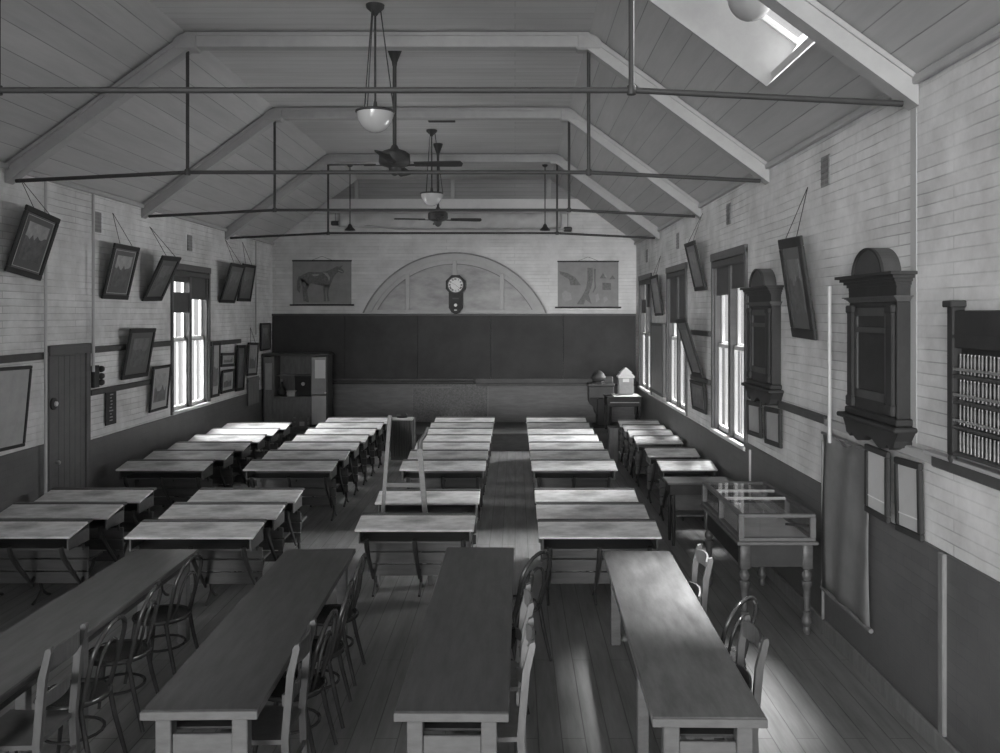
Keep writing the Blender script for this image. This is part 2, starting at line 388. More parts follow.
# ------------------------------------------------------------------ roof trusses
def make_truss(y, label):
    t = thing('roof_truss', label, 'roof truss', (XC, y, 0), group='roof trusses across the hall')
    w_, dp = .15, .17
    for s in (-1, 1):
        b = MB(); p0 = (s*(FX-.02), FZ-.0); p1 = (s*(hw-.0), EZ+.0)
        b.prism([(p0[0], p0[1]), (p1[0]-s*.005, p1[1]), (p1[0]-s*.005, p1[1]-.2), (p0[0]-s*.02, p0[1]-dp)], -w_/2, w_/2, 'y')
        b.prism([(p0[0], p0[1]-.02), (p1[0]-s*.005, p1[1]-.02), (p1[0]-s*.005, p1[1]-.05), (p0[0]-s*.02, p0[1]-.05)], -w_/2-.018, w_/2+.018, 'y')
        b.build('rafter', M['beam'], t)
        b = MB(); b.tube([(s*FX, 0, FZ-.1), (s*FX, 0, H+1.48)], .019, 8).lathe([(.03, -.03), (.035, 0), (.03, .03)], 8, c=(s*FX, 0, H+1.49))
        b.build('hanger_rod', M['iron'], t, True)
    MB().box(-FX, FX, -w_/2, w_/2, FZ-.16, FZ-.01, b=.01).box(-FX, FX, -w_/2-.02, w_/2+.02, FZ-.045, FZ-.012).build('collar_beam', M['beam'], t)
    MB().tube([(-hw+.08, 0, H+1.40), (-FX, 0, H+1.49), (FX, 0, H+1.49), (hw-.08, 0, H+1.40)], .021, 8).build('tie_rod', M['iron'], t, True)
    for s in (-1, 1): MB().box(s*(FX-.13), s*(FX+.13), -w_/2-.012, w_/2+.012, FZ-.19, FZ-.02, b=.02).build('joint_plate', M['beam'], t)
    return t
for y, l in ((5.76, 'nearest white roof truss with iron tie rod, right rafter beside the skylight'),
             (9.10, 'second roof truss from the camera, crossing just beyond the skylight'),
             (12.40, 'third roof truss from the camera, just before the long slot in the ceiling'),
             (15.95, 'farthest roof truss with iron tie rod, nearest to the blackboard wall')):
    make_truss(y, l)

# ------------------------------------------------------------------ ceiling things
def make_bowl_lamp(y, label, zc=FZ, x=XC, rim=1.93):
    t = thing('pendant_bowl_lamp', label, 'hanging lamp', (x, y, 0), group='glass bowl lamps hung from the ceiling')
    MB().lathe([(.09, 0), (.085, -.03), (.03, -.08), (.02, -.1)], 16, c=(0, 0, zc-.0)).build('ceiling_rose', M['iron'], t, True)
    r = .177; z = H+rim
    MB().tube([(0, 0, zc-.08), (0, 0, z+.05)], .011, 8).lathe([(.015, 0), (.024, .04), (.015, .1)], 10, c=(0, 0, z)).build('stem', M['iron'], t, True)
    for k in range(3):
        a = k*2*PI/3+.1
        MB().tube([(.05*math.cos(a), .05*math.sin(a), zc-.04), (r*math.cos(a), r*math.sin(a), z+.01)], .006, 6).build('chain', M['iron'], t)
    MB().tube([(r*math.cos(a), r*math.sin(a), z) for a in [2*PI*k/28 for k in range(28)]], .013, 8, closed=True).build('rim', M['iron'], t, True)
    prof = [(r*math.cos(a), -.20*math.sin(a)) for a in [k*PI/2/9 for k in range(9)]]+[(.012, -.2)]
    b = MB(); inner = [(q*.95, zz*.94) for q, zz in prof][::-1]
    b.lathe(prof+inner, 28, c=(0, 0, z)); b.build('glass_bowl', M['bowl'], t, True)
make_bowl_lamp(8.26, 'larger-looking opal glass bowl lamp hanging nearest, left of the fan rod')
make_bowl_lamp(13.87, 'smaller-looking opal bowl lamp hanging farther back near the curtain')
xs, ys_ = (751-CX)*6.55/F, 6.55
make_bowl_lamp(ys_, 'glass bowl lamp hanging inside the bright skylight, cut by the top edge', zc=H+3.0, x=xs, rim=2.42)
def make_fan(y, z, rot, label):
    t = thing('ceiling_fan', label, 'ceiling fan', (XC, y, 0), group='ceiling fans')
    MB().lathe([(.085, 0), (.08, -.03), (.03, -.16), (.025, -.2)], 16, c=(0, 0, FZ)).build('ceiling_rose', M['iron'], t, True)
    MB().tube([(0, 0, FZ-.15), (0, 0, z+.12)], .022, 10).build('rod', M['iron'], t, True)
    MB().lathe([(.03, .17), (.05, .13), (.13, .1), (.17, .07), (.175, -.02), (.16, -.05), (.07, -.08), (.06, -.13), (.03, -.16), (.01, -.17)], 22, c=(0, 0, z)).build('motor_housing', M['iron'], t, True)
    for k in range(4):
        m = Matrix.Translation((0, 0, z-.04)) @ Matrix.Rotation(rot+k*PI/2, 4, 'Z') @ Matrix.Rotation(-.22, 4, 'X')
        b = MB(); b.prism([(.22, -.055), (.66, -.075), (.74, -.07), (.76, 0), (.74, .07), (.66, .075), (.22, .055)], -.006, .006, 'z', m)
        b.box(.12, .34, -.02, .02, -.016, -.006, m); b.build('blade', M['dark'], t)
make_fan(9.59, H+1.70, -.05, 'nearer dark four-bladed ceiling fan hanging beside the larger bowl lamp')
make_fan(15.0, H+1.68, .12, 'farther dark ceiling fan hanging in front of the folded curtain')
for px, l in ((350, 'conical pendant lamp on a rod, left one of two above the platform'), (545, 'conical pendant lamp on a rod, right one of two above the platform')):
    y = 17.1; t = thing('cone_pendant_lamp', l, 'hanging lamp', ((px-CX)*y/F, y, 0), group='conical pendant lamps')
    MB().lathe([(.06, 0), (.05, -.03), (.015, -.05)], 12, c=(0, 0, FZ)).build('ceiling_rose', M['iron'], t, True)
    MB().tube([(0, 0, FZ-.04), (0, 0, H+1.78)], .011, 8).build('rod', M['iron'], t, True)
    MB().lathe([(.02, .12), (.035, .1), (.05, .06), (.11, 0), (.1, -.01), (.02, -.02)], 18, c=(0, 0, H+1.66)).build('lamp_shade', M['iron'], t, True)
p0 = at(428, 119, 13.1)
tag(MB().box(p0.x, at(455, 0, 13.1).x, 13.0, 13.2, FZ-.03, FZ-.0, b=.005).build('ceiling_vent', M['dark'], loc=(p0.x, 13.1, FZ)), 'long narrow black vent slot in the flat white ceiling', 'vent')

# folded cloth screen under the pale beam
t = thing('rolled_curtain', 'long pale gathered curtain slung under the pale beam on the back wall', 'curtain', (XC, YB-.2, 0))
xa, xb = at(341, 0, YB).x-XC, at(560, 0, YB).x-XC; za, zb = zt(213.8), zt(229)
b = MB(); nx, nz = 90, 9; vs = []
for i in range(nx+1):
    for j in range(nz+1):
        u, v_ = i/nx, j/nz; x = xa+(xb-xa)*u
        sag = .10*(1-(2*u-1)**2)*.6
        z = za+(zb-za-sag*.4)*v_+ (0 if v_ == 0 else .05*(1-u)*v_*.5)
        f = math.sin(u*60+v_*5+math.sin(u*17)*1.5)*.025*(.3+v_)+math.sin(u*23-v_*3)*.02
        y = -.06*math.sin(v_*PI)+f
        vs.append((x, y, z))
fs = [(i*(nz+1)+j, (i+1)*(nz+1)+j, (i+1)*(nz+1)+j+1, i*(nz+1)+j+1) for i in range(nx) for j in range(nz)]
b.add(vs, fs); o = b.build('cloth', M['cloth'], t, True); md = o.modifiers.new('t', 'SOLIDIFY'); md.thickness = .01
MB().tube([(xa-.25, .02, za+.01), (xb+.2, .02, za+.01)], .022, 8).build('top_rod', M['beam'], t, True)
MB().tube([(xa-.1, 0, zb+.12), (-1.2, 0, zb-.02), (xb+.2, 0, zb-.03)], .02, 8).build('bottom_rod', M['beam'], t, True)
for x, z in ((xa-.09, zt(224)), (xb+.16, zt(230))): MB().box(x-.09, x+.09, -.02, .1, z-.05, z+.05, b=.02).tube([(x, .03, z), (x, .03, za)], .006, 6).build('pulley', M['iron'], t)

# ------------------------------------------------------------------ arch over the blackboard
ac = at(455, 313, YB); R1 = 98.2/45.53; hwid = 90/45.53; rise = 59/45.53; cz = ac.z+rise-R1
t = thing('arched_fanlight', 'low arched fanlight frame with blinded panes above the blackboard', 'arched window', (ac.x, YB, 0))
def arc(R, n=40):
    a0 = math.acos(min(1, (ac.z-cz)/R)); return [(R*math.sin(a), cz+R*math.cos(a)) for a in [-a0+2*a0*k/n for k in range(n+1)]]
def ring(R, r, y0, y1, b, n=40):
    A, B_ = arc(R), arc(r)
    for i in range(n): b.prism([A[i], A[i+1], B_[i+1], B_[i]], y0, y1, 'y')
b = MB(); ring(R1, R1-.13, -.10, -.0, b); b.build('arch_moulding', M['beam'], t)
b = MB(); ring(R1-.13, R1-.22, -.05, -.0, b); b.box(-hwid+.02, hwid-.02, -.07, 0, ac.z+.0, ac.z+.07); b.build('frame', M['beam'], t)
pl = arc(R1-.2); b = MB(); b.prism(pl, -.025, -.005, 'y'); b.build('blinded_pane', M['archpane'], t)
b = MB()
for dx in (-47/45.53, 0, 47/45.53): b.box(dx-.045, dx+.045, -.075, -.02, ac.z+.07, cz+math.sqrt((R1-.15)**2-dx*dx), b=.006)
b.build('mullion', M['beam'], t)
b = MB(); ring(R1+.03, R1-.0, -.14, -.0, b); b.build('outer_bead', M['brown'], t)
b = MB(); ring(R1-.215, R1-.235, -.055, -.0, b); b.build('inner_bead', M['brown'], t)
# clock
c = at(455.7, 285, YB-.12)
t = thing('wall_clock', 'octagonal drop-dial wall clock with white face and pendulum box', 'clock', (c.x, YB-.11, c.z))
o8 = lambda r: [(r*math.cos(PI/8+k*PI/4), r*math.sin(PI/8+k*PI/4)) for k in range(8)]
MB().prism(o8(.232), -.05, .04, 'y').build('case', M['dark'], t)
MB().prism([(-.15, -.12), (.15, -.12), (.15, -.5), (.09, -.60), (0, -.64), (-.09, -.60), (-.15, -.5)], -.03, .04, 'y').build('pendulum_box', M['dark'], t)
circ = lambda r, n=32, cx=0, cz_=0: [(cx+r*math.cos(2*PI*k/n), cz_+r*math.sin(2*PI*k/n)) for k in range(n)]
MB().prism(circ(.165), -.056, -.05, 'y').build('dial', M['paper'], t)
b = MB()
nums = {1:'I',2:'II',3:'III',4:'IIII',5:'V',6:'VI',7:'VII',8:'VIII',9:'IX',10:'X',11:'XI',12:'XII'}
for k, s_ in nums.items():
    a = PI/2-k*PI/6; r0, r1 = .108, .148
    wd = {'I': .013, 'V': .026, 'X': .026}; tot = sum(wd[ch] for ch in s_); p = -tot/2
    m = Matrix.Rotation(-(a-PI/2), 4, 'Y')
    for ch in s_:
        q = wd[ch]; cxx = p+q/2
        def st(xa_, za_, xb_, zb_): b.bar(m @ V(xa_, -.058, za_), m @ V(xb_, -.058, zb_), .004, .010)
        if ch == 'I': st(cxx, r0, cxx, r1)
        elif ch == 'V': st(cxx-.01, r1, cxx, r0); st(cxx+.01, r1, cxx, r0)
        else: st(cxx-.01, r1, cxx+.01, r0); st(cxx+.01, r1, cxx-.01, r0)
        p += q
b.build('numerals', M['iron'], t)
MB().bar((0, -.061, 0), (-.075, -.061, .04), .01, .004).bar((0, -.063, 0), (.085, -.063, -.07), .008, .004).build('hands', M['iron'], t)
MB().tube([(.172*math.cos(a), -.055, .172*math.sin(a)) for a in [2*PI*k/32 for k in range(32)]], .012, 6, closed=True).build('bezel', M['darkm'], t, True)
MB().prism(circ(.035, 20, 0, -.44), -.036, -.03, 'y').box(-.03, .03, -.036, -.03, -.56, -.535).build('pendulum_glass', M['photo_pale'], t)
MB().box(-.07, .07, -.035, -.03, -.31, -.28).build('name_strip', M['darkm'], t)

# ------------------------------------------------------------------ blackboard
bz1 = H-(316-CY)/45.53
t = thing('blackboard', 'long blackboard filling the whole width of the back wall', 'blackboard', (XC, YB-.03, BZ0))
b = MB(); xl, xr = WL-XC+.01, WR-XC-.01; n4 = 5
for k in range(n4):
    a, c_ = xl+(xr-xl)*k/n4, xl+(xr-xl)*(k+1)/n4; b.box(a+.003, c_-.003, -.03, .03, 0, bz1-BZ0, b=.002)
b.build('board', M['black'], t)
MB().box(xl, xr, -.06, .03, bz1-BZ0, bz1-BZ0+.05, b=.008).build('top_rail', M['darkm'], t)
b = MB().box(xl+1.2, at(474, 0, YB).x-XC, -.12, -.03, .03, .06, b=.006).box(xl+1.2, at(474, 0, YB).x-XC, -.06, -.03, .08, .12, b=.006)
b.box(at(476, 0, YB).x-XC, xr, -.14, -.03, -.03, .02, b=.006).box(at(476, 0, YB).x-XC, xr, -.05, -.03, .02, .12); b.build('chalk_ledge', M['darkm'], t)

# ------------------------------------------------------------------ wall charts on the back wall
def chart(x0, x1, y0, y1, label, rod=3):
    a, b_ = at(x0, y1, YB), at(x1, y0, YB)
    t = thing('wall_chart', label, 'wall chart', ((a.x+b_.x)/2, YB-.015, a.z)); W, h = b_.x-a.x, b_.z-a.z
    MB().box(-W/2, W/2, -.004, 0, 0, h).build('sheet', M['chart'], t)
    MB().tube([(-W/2-.06, -.005, 0), (W/2+.06, -.005, 0)], .018, 8).build('bottom_rod', M['dark'], t, True)
    MB().tube([(-W/2-.01, -.005, h), (W/2+.01, -.005, h)], .015, 8).build('top_rod', M['dark'], t, True)
    MB().tube([(-.25, -.002, h), (0, .004, h+.1), (.25, -.002, h)], .004, 5).build('hanging_cord', M['iron'], t)
    return t, W, h
t, W, h = chart(292.8, 351.5, 260.8, 305, 'wall chart with a drawing of a standing horse, left of the arch')
def draw(t, W, h, polys, nm, m, src, dep=-.0065):
    X0, X1, Z0, Z1 = src; b = MB()
    for q in polys:
        b.prism([(-W/2+W*(x-X0)/(X1-X0), h*(Z1-z)/(Z1-Z0)) for x, z in q], dep, -.004, 'y')
    b.build(nm, m, t)
src = (218, 768, 192, 610)
horse = [[(300,330),(370,297),(480,300),(540,290),(590,268),(630,245),(655,248),(690,235),(672,258),(700,290),(694,310),(675,312),(650,298),(630,310),(600,350),(580,400),(570,430),(545,440),(500,430),(430,415),(390,405),(350,430),(310,400),(290,360)],
         [(300,350),(350,400),(345,450),(330,490),(335,540),(345,575),(320,575),(312,500),(310,440),(298,400)],
         [(350,395),(375,420),(355,470),(360,520),(372,585),(345,580),(335,520),(330,470)],
         [(500,425),(535,425),(525,480),(528,540),(532,575),(508,575),(512,530),(506,480)],
         [(535,425),(572,415),(556,470),(552,520),(565,572),(545,574),(538,520),(534,470)],
         [(300,335),(275,340),(258,400),(262,470),(285,495),(292,440),(285,390)]]
draw(t, W, h, horse, 'horse_drawing', M['chart_ink'], src)
draw(t, W, h, [[(495,300),(545,310),(570,350),(560,390),(548,350),(520,320)], [(240,590),(540,588),(740,592),(740,598),(240,598)], [(400,320),(470,318),(455,335),(410,338)], [(318,380),(340,400),(338,440),(328,440),(330,410)], [(645,275),(690,295),(688,302),(648,284)]], 'pale_highlights', M['chart_pale'], src, -.009)
t, W, h = chart(557.7, 618.3, 261.5, 307.5, 'wall chart with diagrams of curved bands, right of the arch')
src = (168, 735, 200, 635)
draw(t, W, h, [[(445,260),(495,260),(495,380),(480,450),(455,510),(485,605),(430,560),(410,605),(345,605),(400,520),(430,460),(445,380)],
               [(180,290),(260,310),(330,350),(385,425),(285,425),(275,370),(190,320)], [(585,400),(665,405),(665,470),(585,470)],
               [(560,360),(590,310),(620,360)], [(650,370),(680,330),(705,365)], [(505,270),(525,270),(520,380),(525,450),(500,500),(492,490),(512,440)]], 'dark_diagrams', M['chart_ink'], src)
draw(t, W, h, [[(595,350),(612,322),(630,350)], [(205,500),(240,475),(290,500),(300,560),(240,580),(215,550)], [(595,540),(620,530),(640,560),(600,590)], [(520,520),(545,500),(560,560),(525,590)]], 'pale_diagrams', M['chart_pale'], src)

# ------------------------------------------------------------------ pictures on the side walls
def picture(wall, TL, TR, BR, BL, label, style='dark', fw=.055, cord=0, name='framed_picture', cat='picture', thick=.03, frame='dark', wallgap=.025):
    s = 1 if wall == 'L' else -1
    X = WL+wallgap if s > 0 else WR-wallgap
    # near/far ends on the wall
    Ya, Yb = X*F/(BL[0]-CX), X*F/(BR[0]-CX)
    za, zb = H-(BL[1]-CY)*Ya/F, H-(BR[1]-CY)*Yb/F
    la = abs((TL[0]-CX)*Ya/F-X); lb = abs((TR[0]-CX)*Yb/F-X); lean = (la+lb)/2
    sgn = ((TL[0]-CX)*Ya/F-X)*s
    if sgn < 0 and lean < .1: lean = 0.
    ta, tb = H-(TL[1]-CY)*Ya/F, H-(TR[1]-CY)*Yb/F
    dz = ((ta-za)+(tb-zb))/2; hh = math.sqrt(dz*dz+lean*lean)
    W = math.hypot(Yb-Ya, zb-za); roll = math.atan2(zb-za, Yb-Ya)   # Yb>Ya on the left wall
    if s < 0: roll = math.atan2(zb-za, Ya-Yb); 
    m = (Matrix.Translation((X, (Ya+Yb)/2, (za+zb)/2)) @ Matrix.Rotation(s*PI/2, 4, 'Z') @ Matrix.Rotation(math.atan2(lean, dz), 4, 'X') @ Matrix.Rotation(-roll, 4, 'Y'))
    t = thing(name, label, cat); t.matrix_world = m
    t.location, t.rotation_euler = m.to_translation(), m.to_euler()
    b = MB(); f = fw
    for x0, x1, z0, z1 in ((-W/2, W/2, 0, f), (-W/2, W/2, hh-f, hh), (-W/2, -W/2+f, f, hh-f), (W/2-f, W/2, f, hh-f)):
        b.box(x0, x1, -thick, 0, z0, z1, b=.006)
    b.build('frame', M[frame], t)
    q = W/2-f; zz0, zz1 = f, hh-f
    mt = {'dark': 'mount', 'pale': 'mount_pale', 'plain': 'cardl', 'card': 'card', 'mid': 'mount'}[style]
    MB().box(-q, q, -thick*.55, -.004, zz0, zz1).build('mount', M[mt], t)
    if style in ('dark', 'pale', 'mid'):
        k = .22 if style == 'pale' else .24; w2 = q*(1-k*1.2); h0 = zz0+(zz1-zz0)*k*.75; h1 = zz1-(zz1-zz0)*k*.6
        if style == 'dark':
            b = MB(); e = .02
            for x0, x1, z0, z1 in ((-q+e, q-e, zz0+e, zz0+e+.006), (-q+e, q-e, zz1-e-.006, zz1-e), (-q+e, -q+e+.006, zz0+e, zz1-e), (q-e-.006, q-e, zz0+e, zz1-e)):
                b.box(x0, x1, -thick*.55-.004, -thick*.5, z0, z1)
            b.build('slip_line', M['line'], t)
        MB().box(-w2, w2, -thick*.55-.003, -thick*.5, h0, h1).build('print', M['photo_dark'], t)
        # paler sky in the upper part of the print
        zq = h0+(h1-h0)*(.62 if style != 'pale' else .5)
        pts = [(-w2, h1), (w2, h1), (w2, zq+.03)]
        rr = random.Random(hash(label) % 1000); nn = 9
        rr = random.Random(len(label)*13+int(BL[0]))
        for i in range(1, nn): pts.append((w2-2*w2*i/nn, zq+rr.uniform(-.3, .25)*(h1-zq)))
        pts.append((-w2, zq))
        MB().prism(pts, -thick*.55-.006, -thick*.5, 'y').build('print_sky', M['photo_dim' if style == 'mid' else 'photo_pale'], t)
    if style == 'plain':
        MB().box(-q, q, -thick*.55-.004, -thick*.5, zz0+(zz1-zz0)*.2, zz0+(zz1-zz0)*.2+.008).build('ruled_line', M['paper'], t)
    if cord:
        inv = m.inverted(); top = V(X-s*.015, (Ya+Yb)/2, max(ta, tb)+cord)
        b = MB(); tp = inv @ top
        b.tube([(-W*.25, -.005, hh-.01), tp], .0035, 5).tube([(W*.25, -.005, hh-.01), tp], .0035, 5); b.build('hanging_cord', M['iron'], t)
    return t
P = picture
P('L', (19.3,202), (56.4,217.9), (39.4,280.6), (2.4,270.3), 'large dark-framed picture of trees hanging askew, nearest on the left wall', 'dark', .06, .3)
P('L', (113.6,242.3), (138.1,247.4), (126.3,299.6), (100.4,298.3), 'tilted dark-framed picture high on the left wall, right of the vertical pipe', 'dark', .06, .42)
P('L', (162.5,255), (180.5,257), (160,300.2), (141,300.7), 'dark picture leaning far out from the wall just left of the left window top', 'mid', .07, .42)
P('L', (232.3,263.5), (243,264), (233.4,303), (218.5,302.3), 'tilted dark picture high right of the left window, left one of a pair', 'mid', .06, .42)
P('L', (243.5,264), (254,264.7), (249.6,301.4), (236.5,301), 'tilted dark picture high right of the left window, right one of a pair', 'mid', .06, .42)
P('L', (130,328), (153.6,328.4), (146,376), (120,380), 'dark tilted picture resting on the lower rail, between door and left window', 'mid', .06)
P('L', (151.6,367.6), (170.4,363.6), (166,408), (148,413), 'picture with pale mount and dark view, below the rail beside the left window', 'pale', .04)
P('L', (-22,370), (28.7,364.5), (22.7,446), (-30,458), 'large pale sheet in thin dark frame left of the brown door', 'card', .035)
P('L', (211,342), (219.6,343), (218,396), (210,398), 'tall narrow framed picture immediately right of the left window', 'pale', .05)
P('L', (221,353), (233.6,352.4), (233.6,366), (220,367), 'small framed picture above another one, right of the left window', 'pale', .05)
P('L', (221,370), (233.6,369), (232,391), (220,394), 'small framed picture with pale mount, lower of two stacked right of the left window', 'pale', .05)
P('L', (235,346), (245.5,344), (243,390), (235,391.6), 'tall dark-mounted picture, second from the back corner in the left wall cluster', 'mid', .06)
P('L', (247,343), (257.6,342), (256,375), (246,376), 'framed picture with pale mount hanging by a cord nearest the left back corner', 'pale', .05, .3)
P('L', (260,323), (269.6,323), (269.6,349.6), (260,351), 'small dark slate hanging on the left wall right at the back corner', 'mid', .03, 0)
# right wall: first corner is the far-left one in the photo
P('R', (779.8,241.3), (801.7,233.7), (818,340), (795,336.4), 'large dark picture tilted forward between the two dark memorial boards', 'mid', .09, .45)
P('R', (685.6,244.2), (695.6,239.3), (707,290), (696.5,291), 'tilted picture with bright glass hanging high between two right windows', 'mid', .06, .4)
P('R', (652,276), (657,275), (663.7,315.3), (656.2,315.8), 'small tilted picture hung beside the farthest right window', 'mid', .05, .35)
P('R', (677,318), (687,318), (705,378), (694,376), 'dark picture leaning far out over the rail between two right windows', 'mid', .07)
P('R', (688.7,379), (707.7,383.5), (707.7,414.6), (693.9,408.5), 'dark picture below the rail between two right windows', 'mid', .05)
P('R', (749,400), (763,403), (763,438.7), (749.5,434), 'small framed notice under the far memorial board, left of a pair', 'card', .05)
P('R', (767,406), (782.7,410), (782.7,448.5), (767,443), 'small framed notice under the far memorial board, right of a pair', 'card', .05)
P('R', (868,443), (891,452.5), (891,524), (868,511), 'tall dark-framed pale certificate beside the brown scroll', 'plain', .045, wallgap=.075)
P('R', (899,455), (925,466), (925,542), (899,530), 'tall dark-framed pale certificate, nearer the camera of the two', 'plain', .045)
# brown board between the far right windows
yb0, yb1 = WR*F/(666-CX), WR*F/(653.5-CX)
t = thing('notice_board', 'tall brown board standing on the dado between the two far right windows', 'board', (WR-.03, (yb0+yb1)/2, 1.25))
MB().box(-.02, .03, -(yb1-yb0)/2, (yb1-yb0)/2, 0, 1.3, b=.01).build('panel', M['brown'], t)
b = MB(); W_ = (yb1-yb0)/2
for z0, z1 in ((0, .05), (1.25, 1.3)): b.box(-.035, -.02, -W_, W_, z0, z1)
for q in (-W_, W_-.05): b.box(-.035, -.02, q, q+.05, .05, 1.25)
b.build('frame', M['darkm'], t)
# brown hanging scroll
t = thing('hanging_scroll', 'large plain brown scroll hanging by the white pipe on the right wall', 'scroll', (WR-.03, 6.86, .40))
b = MB(); vs = []; n1, n2 = 12, 14
for i in range(n1+1):
    for j in range(n2+1):
        vs.append((-.012-.012*math.sin(i*1.1+j*.25)-.01*(j == n2), -.48+.96*i/n1, 1.30*j/n2+(.03*math.sin(i*.8) if j == n2 else 0)))
b.add(vs, [(i*(n2+1)+j, (i+1)*(n2+1)+j, (i+1)*(n2+1)+j+1, i*(n2+1)+j+1) for i in range(n1) for j in range(n2)])
o = b.build('sheet', M['scroll'], t, True); o.modifiers.new('t', 'SOLIDIFY').thickness = .004
MB().tube([(-.015, -.51, -.01), (-.015, .51, -.01)], .018, 8).build('bottom_rod', M['brown'], t, True)
MB().tube([(-.018, -.50, 1.31), (-.018, .50, 1.31)], .012, 8).build('top_rod', M['brown'], t, True)

# ------------------------------------------------------------------ memorial boards (dark wood, arched tops)
def memorial(y, label):
    t = thing('memorial_board', label, 'memorial board', (WR, y, 0), group='dark arched memorial boards')
    hy = .45; t.scale = (.8, .92, 1.0); t.location.z = -.035
    MB().box(-.12, 0, -hy, hy, 2.04, 2.84, b=.006).build('back_panel', M['dark'], t)
    for s in (-1, 1):
        b = MB(); b.box(-.155, -.12, s*(hy-.13), s*(hy-.02), 2.12, 2.80, b=.01); b.box(-.165, -.12, s*(hy-.14), s*(hy-.01), 2.06, 2.14, b=.01); b.box(-.165, -.12, s*(hy-.14), s*(hy-.01), 2.76, 2.82, b=.01)
        b.build('pilaster', M['dark'], t)
    b = MB().box(-.135, -.12, -hy+.17, hy-.17, 2.14, 2.2).box(-.135, -.12, -hy+.17, hy-.17, 2.74, 2.8).box(-.135, -.12, -hy+.15, -hy+.19, 2.14, 2.8).box(-.135, -.12, hy-.19, hy-.15, 2.14, 2.8)
    b.build('panel_moulding', M['darkm'], t)
    # cornices swept outwards
    def swept(z0, z1, d0, d1, nm, m, n=5):
        b = MB()
        for k in range(n):
            e = ((k+1)/n)**1.8; q = d0+(d1-d0)*e; za_, zb_ = z0+(z1-z0)*k/n, z0+(z1-z0)*(k+1)/n
            b.box(-.12-q, 0, -hy-q, hy+q, za_, zb_)
        return b.build(nm, m, t)
    swept(2.84, 2.88, .0, .05, 'lower_cornice', M['darkm']); MB().box(-.125, 0, -hy, hy, 2.88, 2.93).build('frieze', M['dark'], t)
    swept(2.93, 3.04, .0, .10, 'cornice', M['dark'])
    n = 24; pts = [(.29*math.cos(PI*k/n), 3.03+.20*math.sin(PI*k/n)) for k in range(n+1)]
    MB().prism(pts, -.15, 0, 'x').build('arched_pediment', M['darkm'], t)
    b = MB()
    for k in range(n):
        b.prism([pts[k], pts[k+1], (pts[k+1][0]*.93, 3.03+(pts[k+1][1]-3.03)*.92), (pts[k][0]*.93, 3.03+(pts[k][1]-3.03)*.92)], -.175, -.15, 'x')
    b.build('pediment_moulding', M['dark'], t)
    b = MB().box(-.15, 0, -hy-.04, hy+.04, 2.0, 2.05, b=.01).box(-.20, 0, -hy-.11, hy+.11, 1.965, 2.0, b=.01); b.build('shelf', M['dark'], t)
    b = MB(); sc = [(-hy-.08, 1.965), (-hy-.02, 1.90)]
    for k in range(0, 25):
        u = k/24; sc.append((-hy+2*hy*u, 1.84+.035*math.cos(u*4*PI)+.03*abs(2*u-1)-.05*(abs(2*u-1) > .78)))
    sc += [(hy+.02, 1.90), (hy+.08, 1.965)]
    b.prism(sc, -.15, -.0, 'x'); b.build('apron', M['dark'], t)
    MB().box(-.14, -.12, -.28, .28, 2.62, 2.66).build('ledge_moulding', M['darkm'], t)
memorial(6.22, 'dark wooden memorial board with arched pediment, nearer one on the right wall')
memorial(9.06, 'dark wooden memorial board with arched pediment, farther one beside the right window')

# ------------------------------------------------------------------ wall rack of specimen tubes
t = thing('tube_rack', 'dark wall-hung rack with four rows of glass tubes, cut by right edge', 'rack', (WR, 5.16, 1.88))
L_ = 1.15; D = .075
MB().box(-D, 0, -.05, .02, 0, .90, b=.006).box(-D-.02, 0, -.07, .04, .88, .92, b=.006).build('side_panel', M['dark'], t)
MB().box(-D, 0, -L_-.03, -L_, 0, .90, b=.006).build('side_panel', M['dark'], t)
MB().box(-.02, 0, -L_, -.05, 0, .86).build('back_panel', M['dark'], t)
MB().box(-D+.01, -.02, -L_, -.05, .64, .86, b=.006).box(-D, -.02, -L_, -.05, .70, .72).build('top_fascia', M['dark'], t)
SHZ = [.03, .185, .335, .485]
for z in SHZ: MB().box(-D, -.02, -L_, -.05, z-.02, z, b=.003).build('shelf', M['darkm'], t)
for z in SHZ[1:]: MB().box(-D, -D+.008, -L_, -.05, z+.025, z+.04).build('retaining_rail', M['brass'], t)
for q in (-.02, -L_+.05): MB().lathe([(.0, -.05), (.02, -.04), (.028, -.02), (.02, 0), (.03, .01)], 12, c=(-.06, q, 0)).build('foot', M['dark'], t, True)
proto = None; rowl = ['bottom', 'third', 'second', 'top']
for r_, z in enumerate(SHZ):
    for k in range(15):
        hh = .125 if z > .1 else .115
        if proto is None:
            b = MB(); b.lathe([(.004, 0), (.010, .004), (.0085, .012), (.0085, .100), (.006, .106), (.006, .115), (.008, .116), (.008, .122), (.0, .123)], 10)
            o = b.build('specimen_tube', M['tube'], None, True); proto = o
        else: o = proto.copy(); COL.objects.link(o)
        o.location = (WR-.045, 5.16-.085-k*.040-random.uniform(-.003, .003), 1.88+z); 
        tag(o, 'slim pale glass tube standing in the %s row of the dark wall rack' % rowl[r_], 'glass tube', 'glass tubes in the %s row of the rack' % rowl[r_])

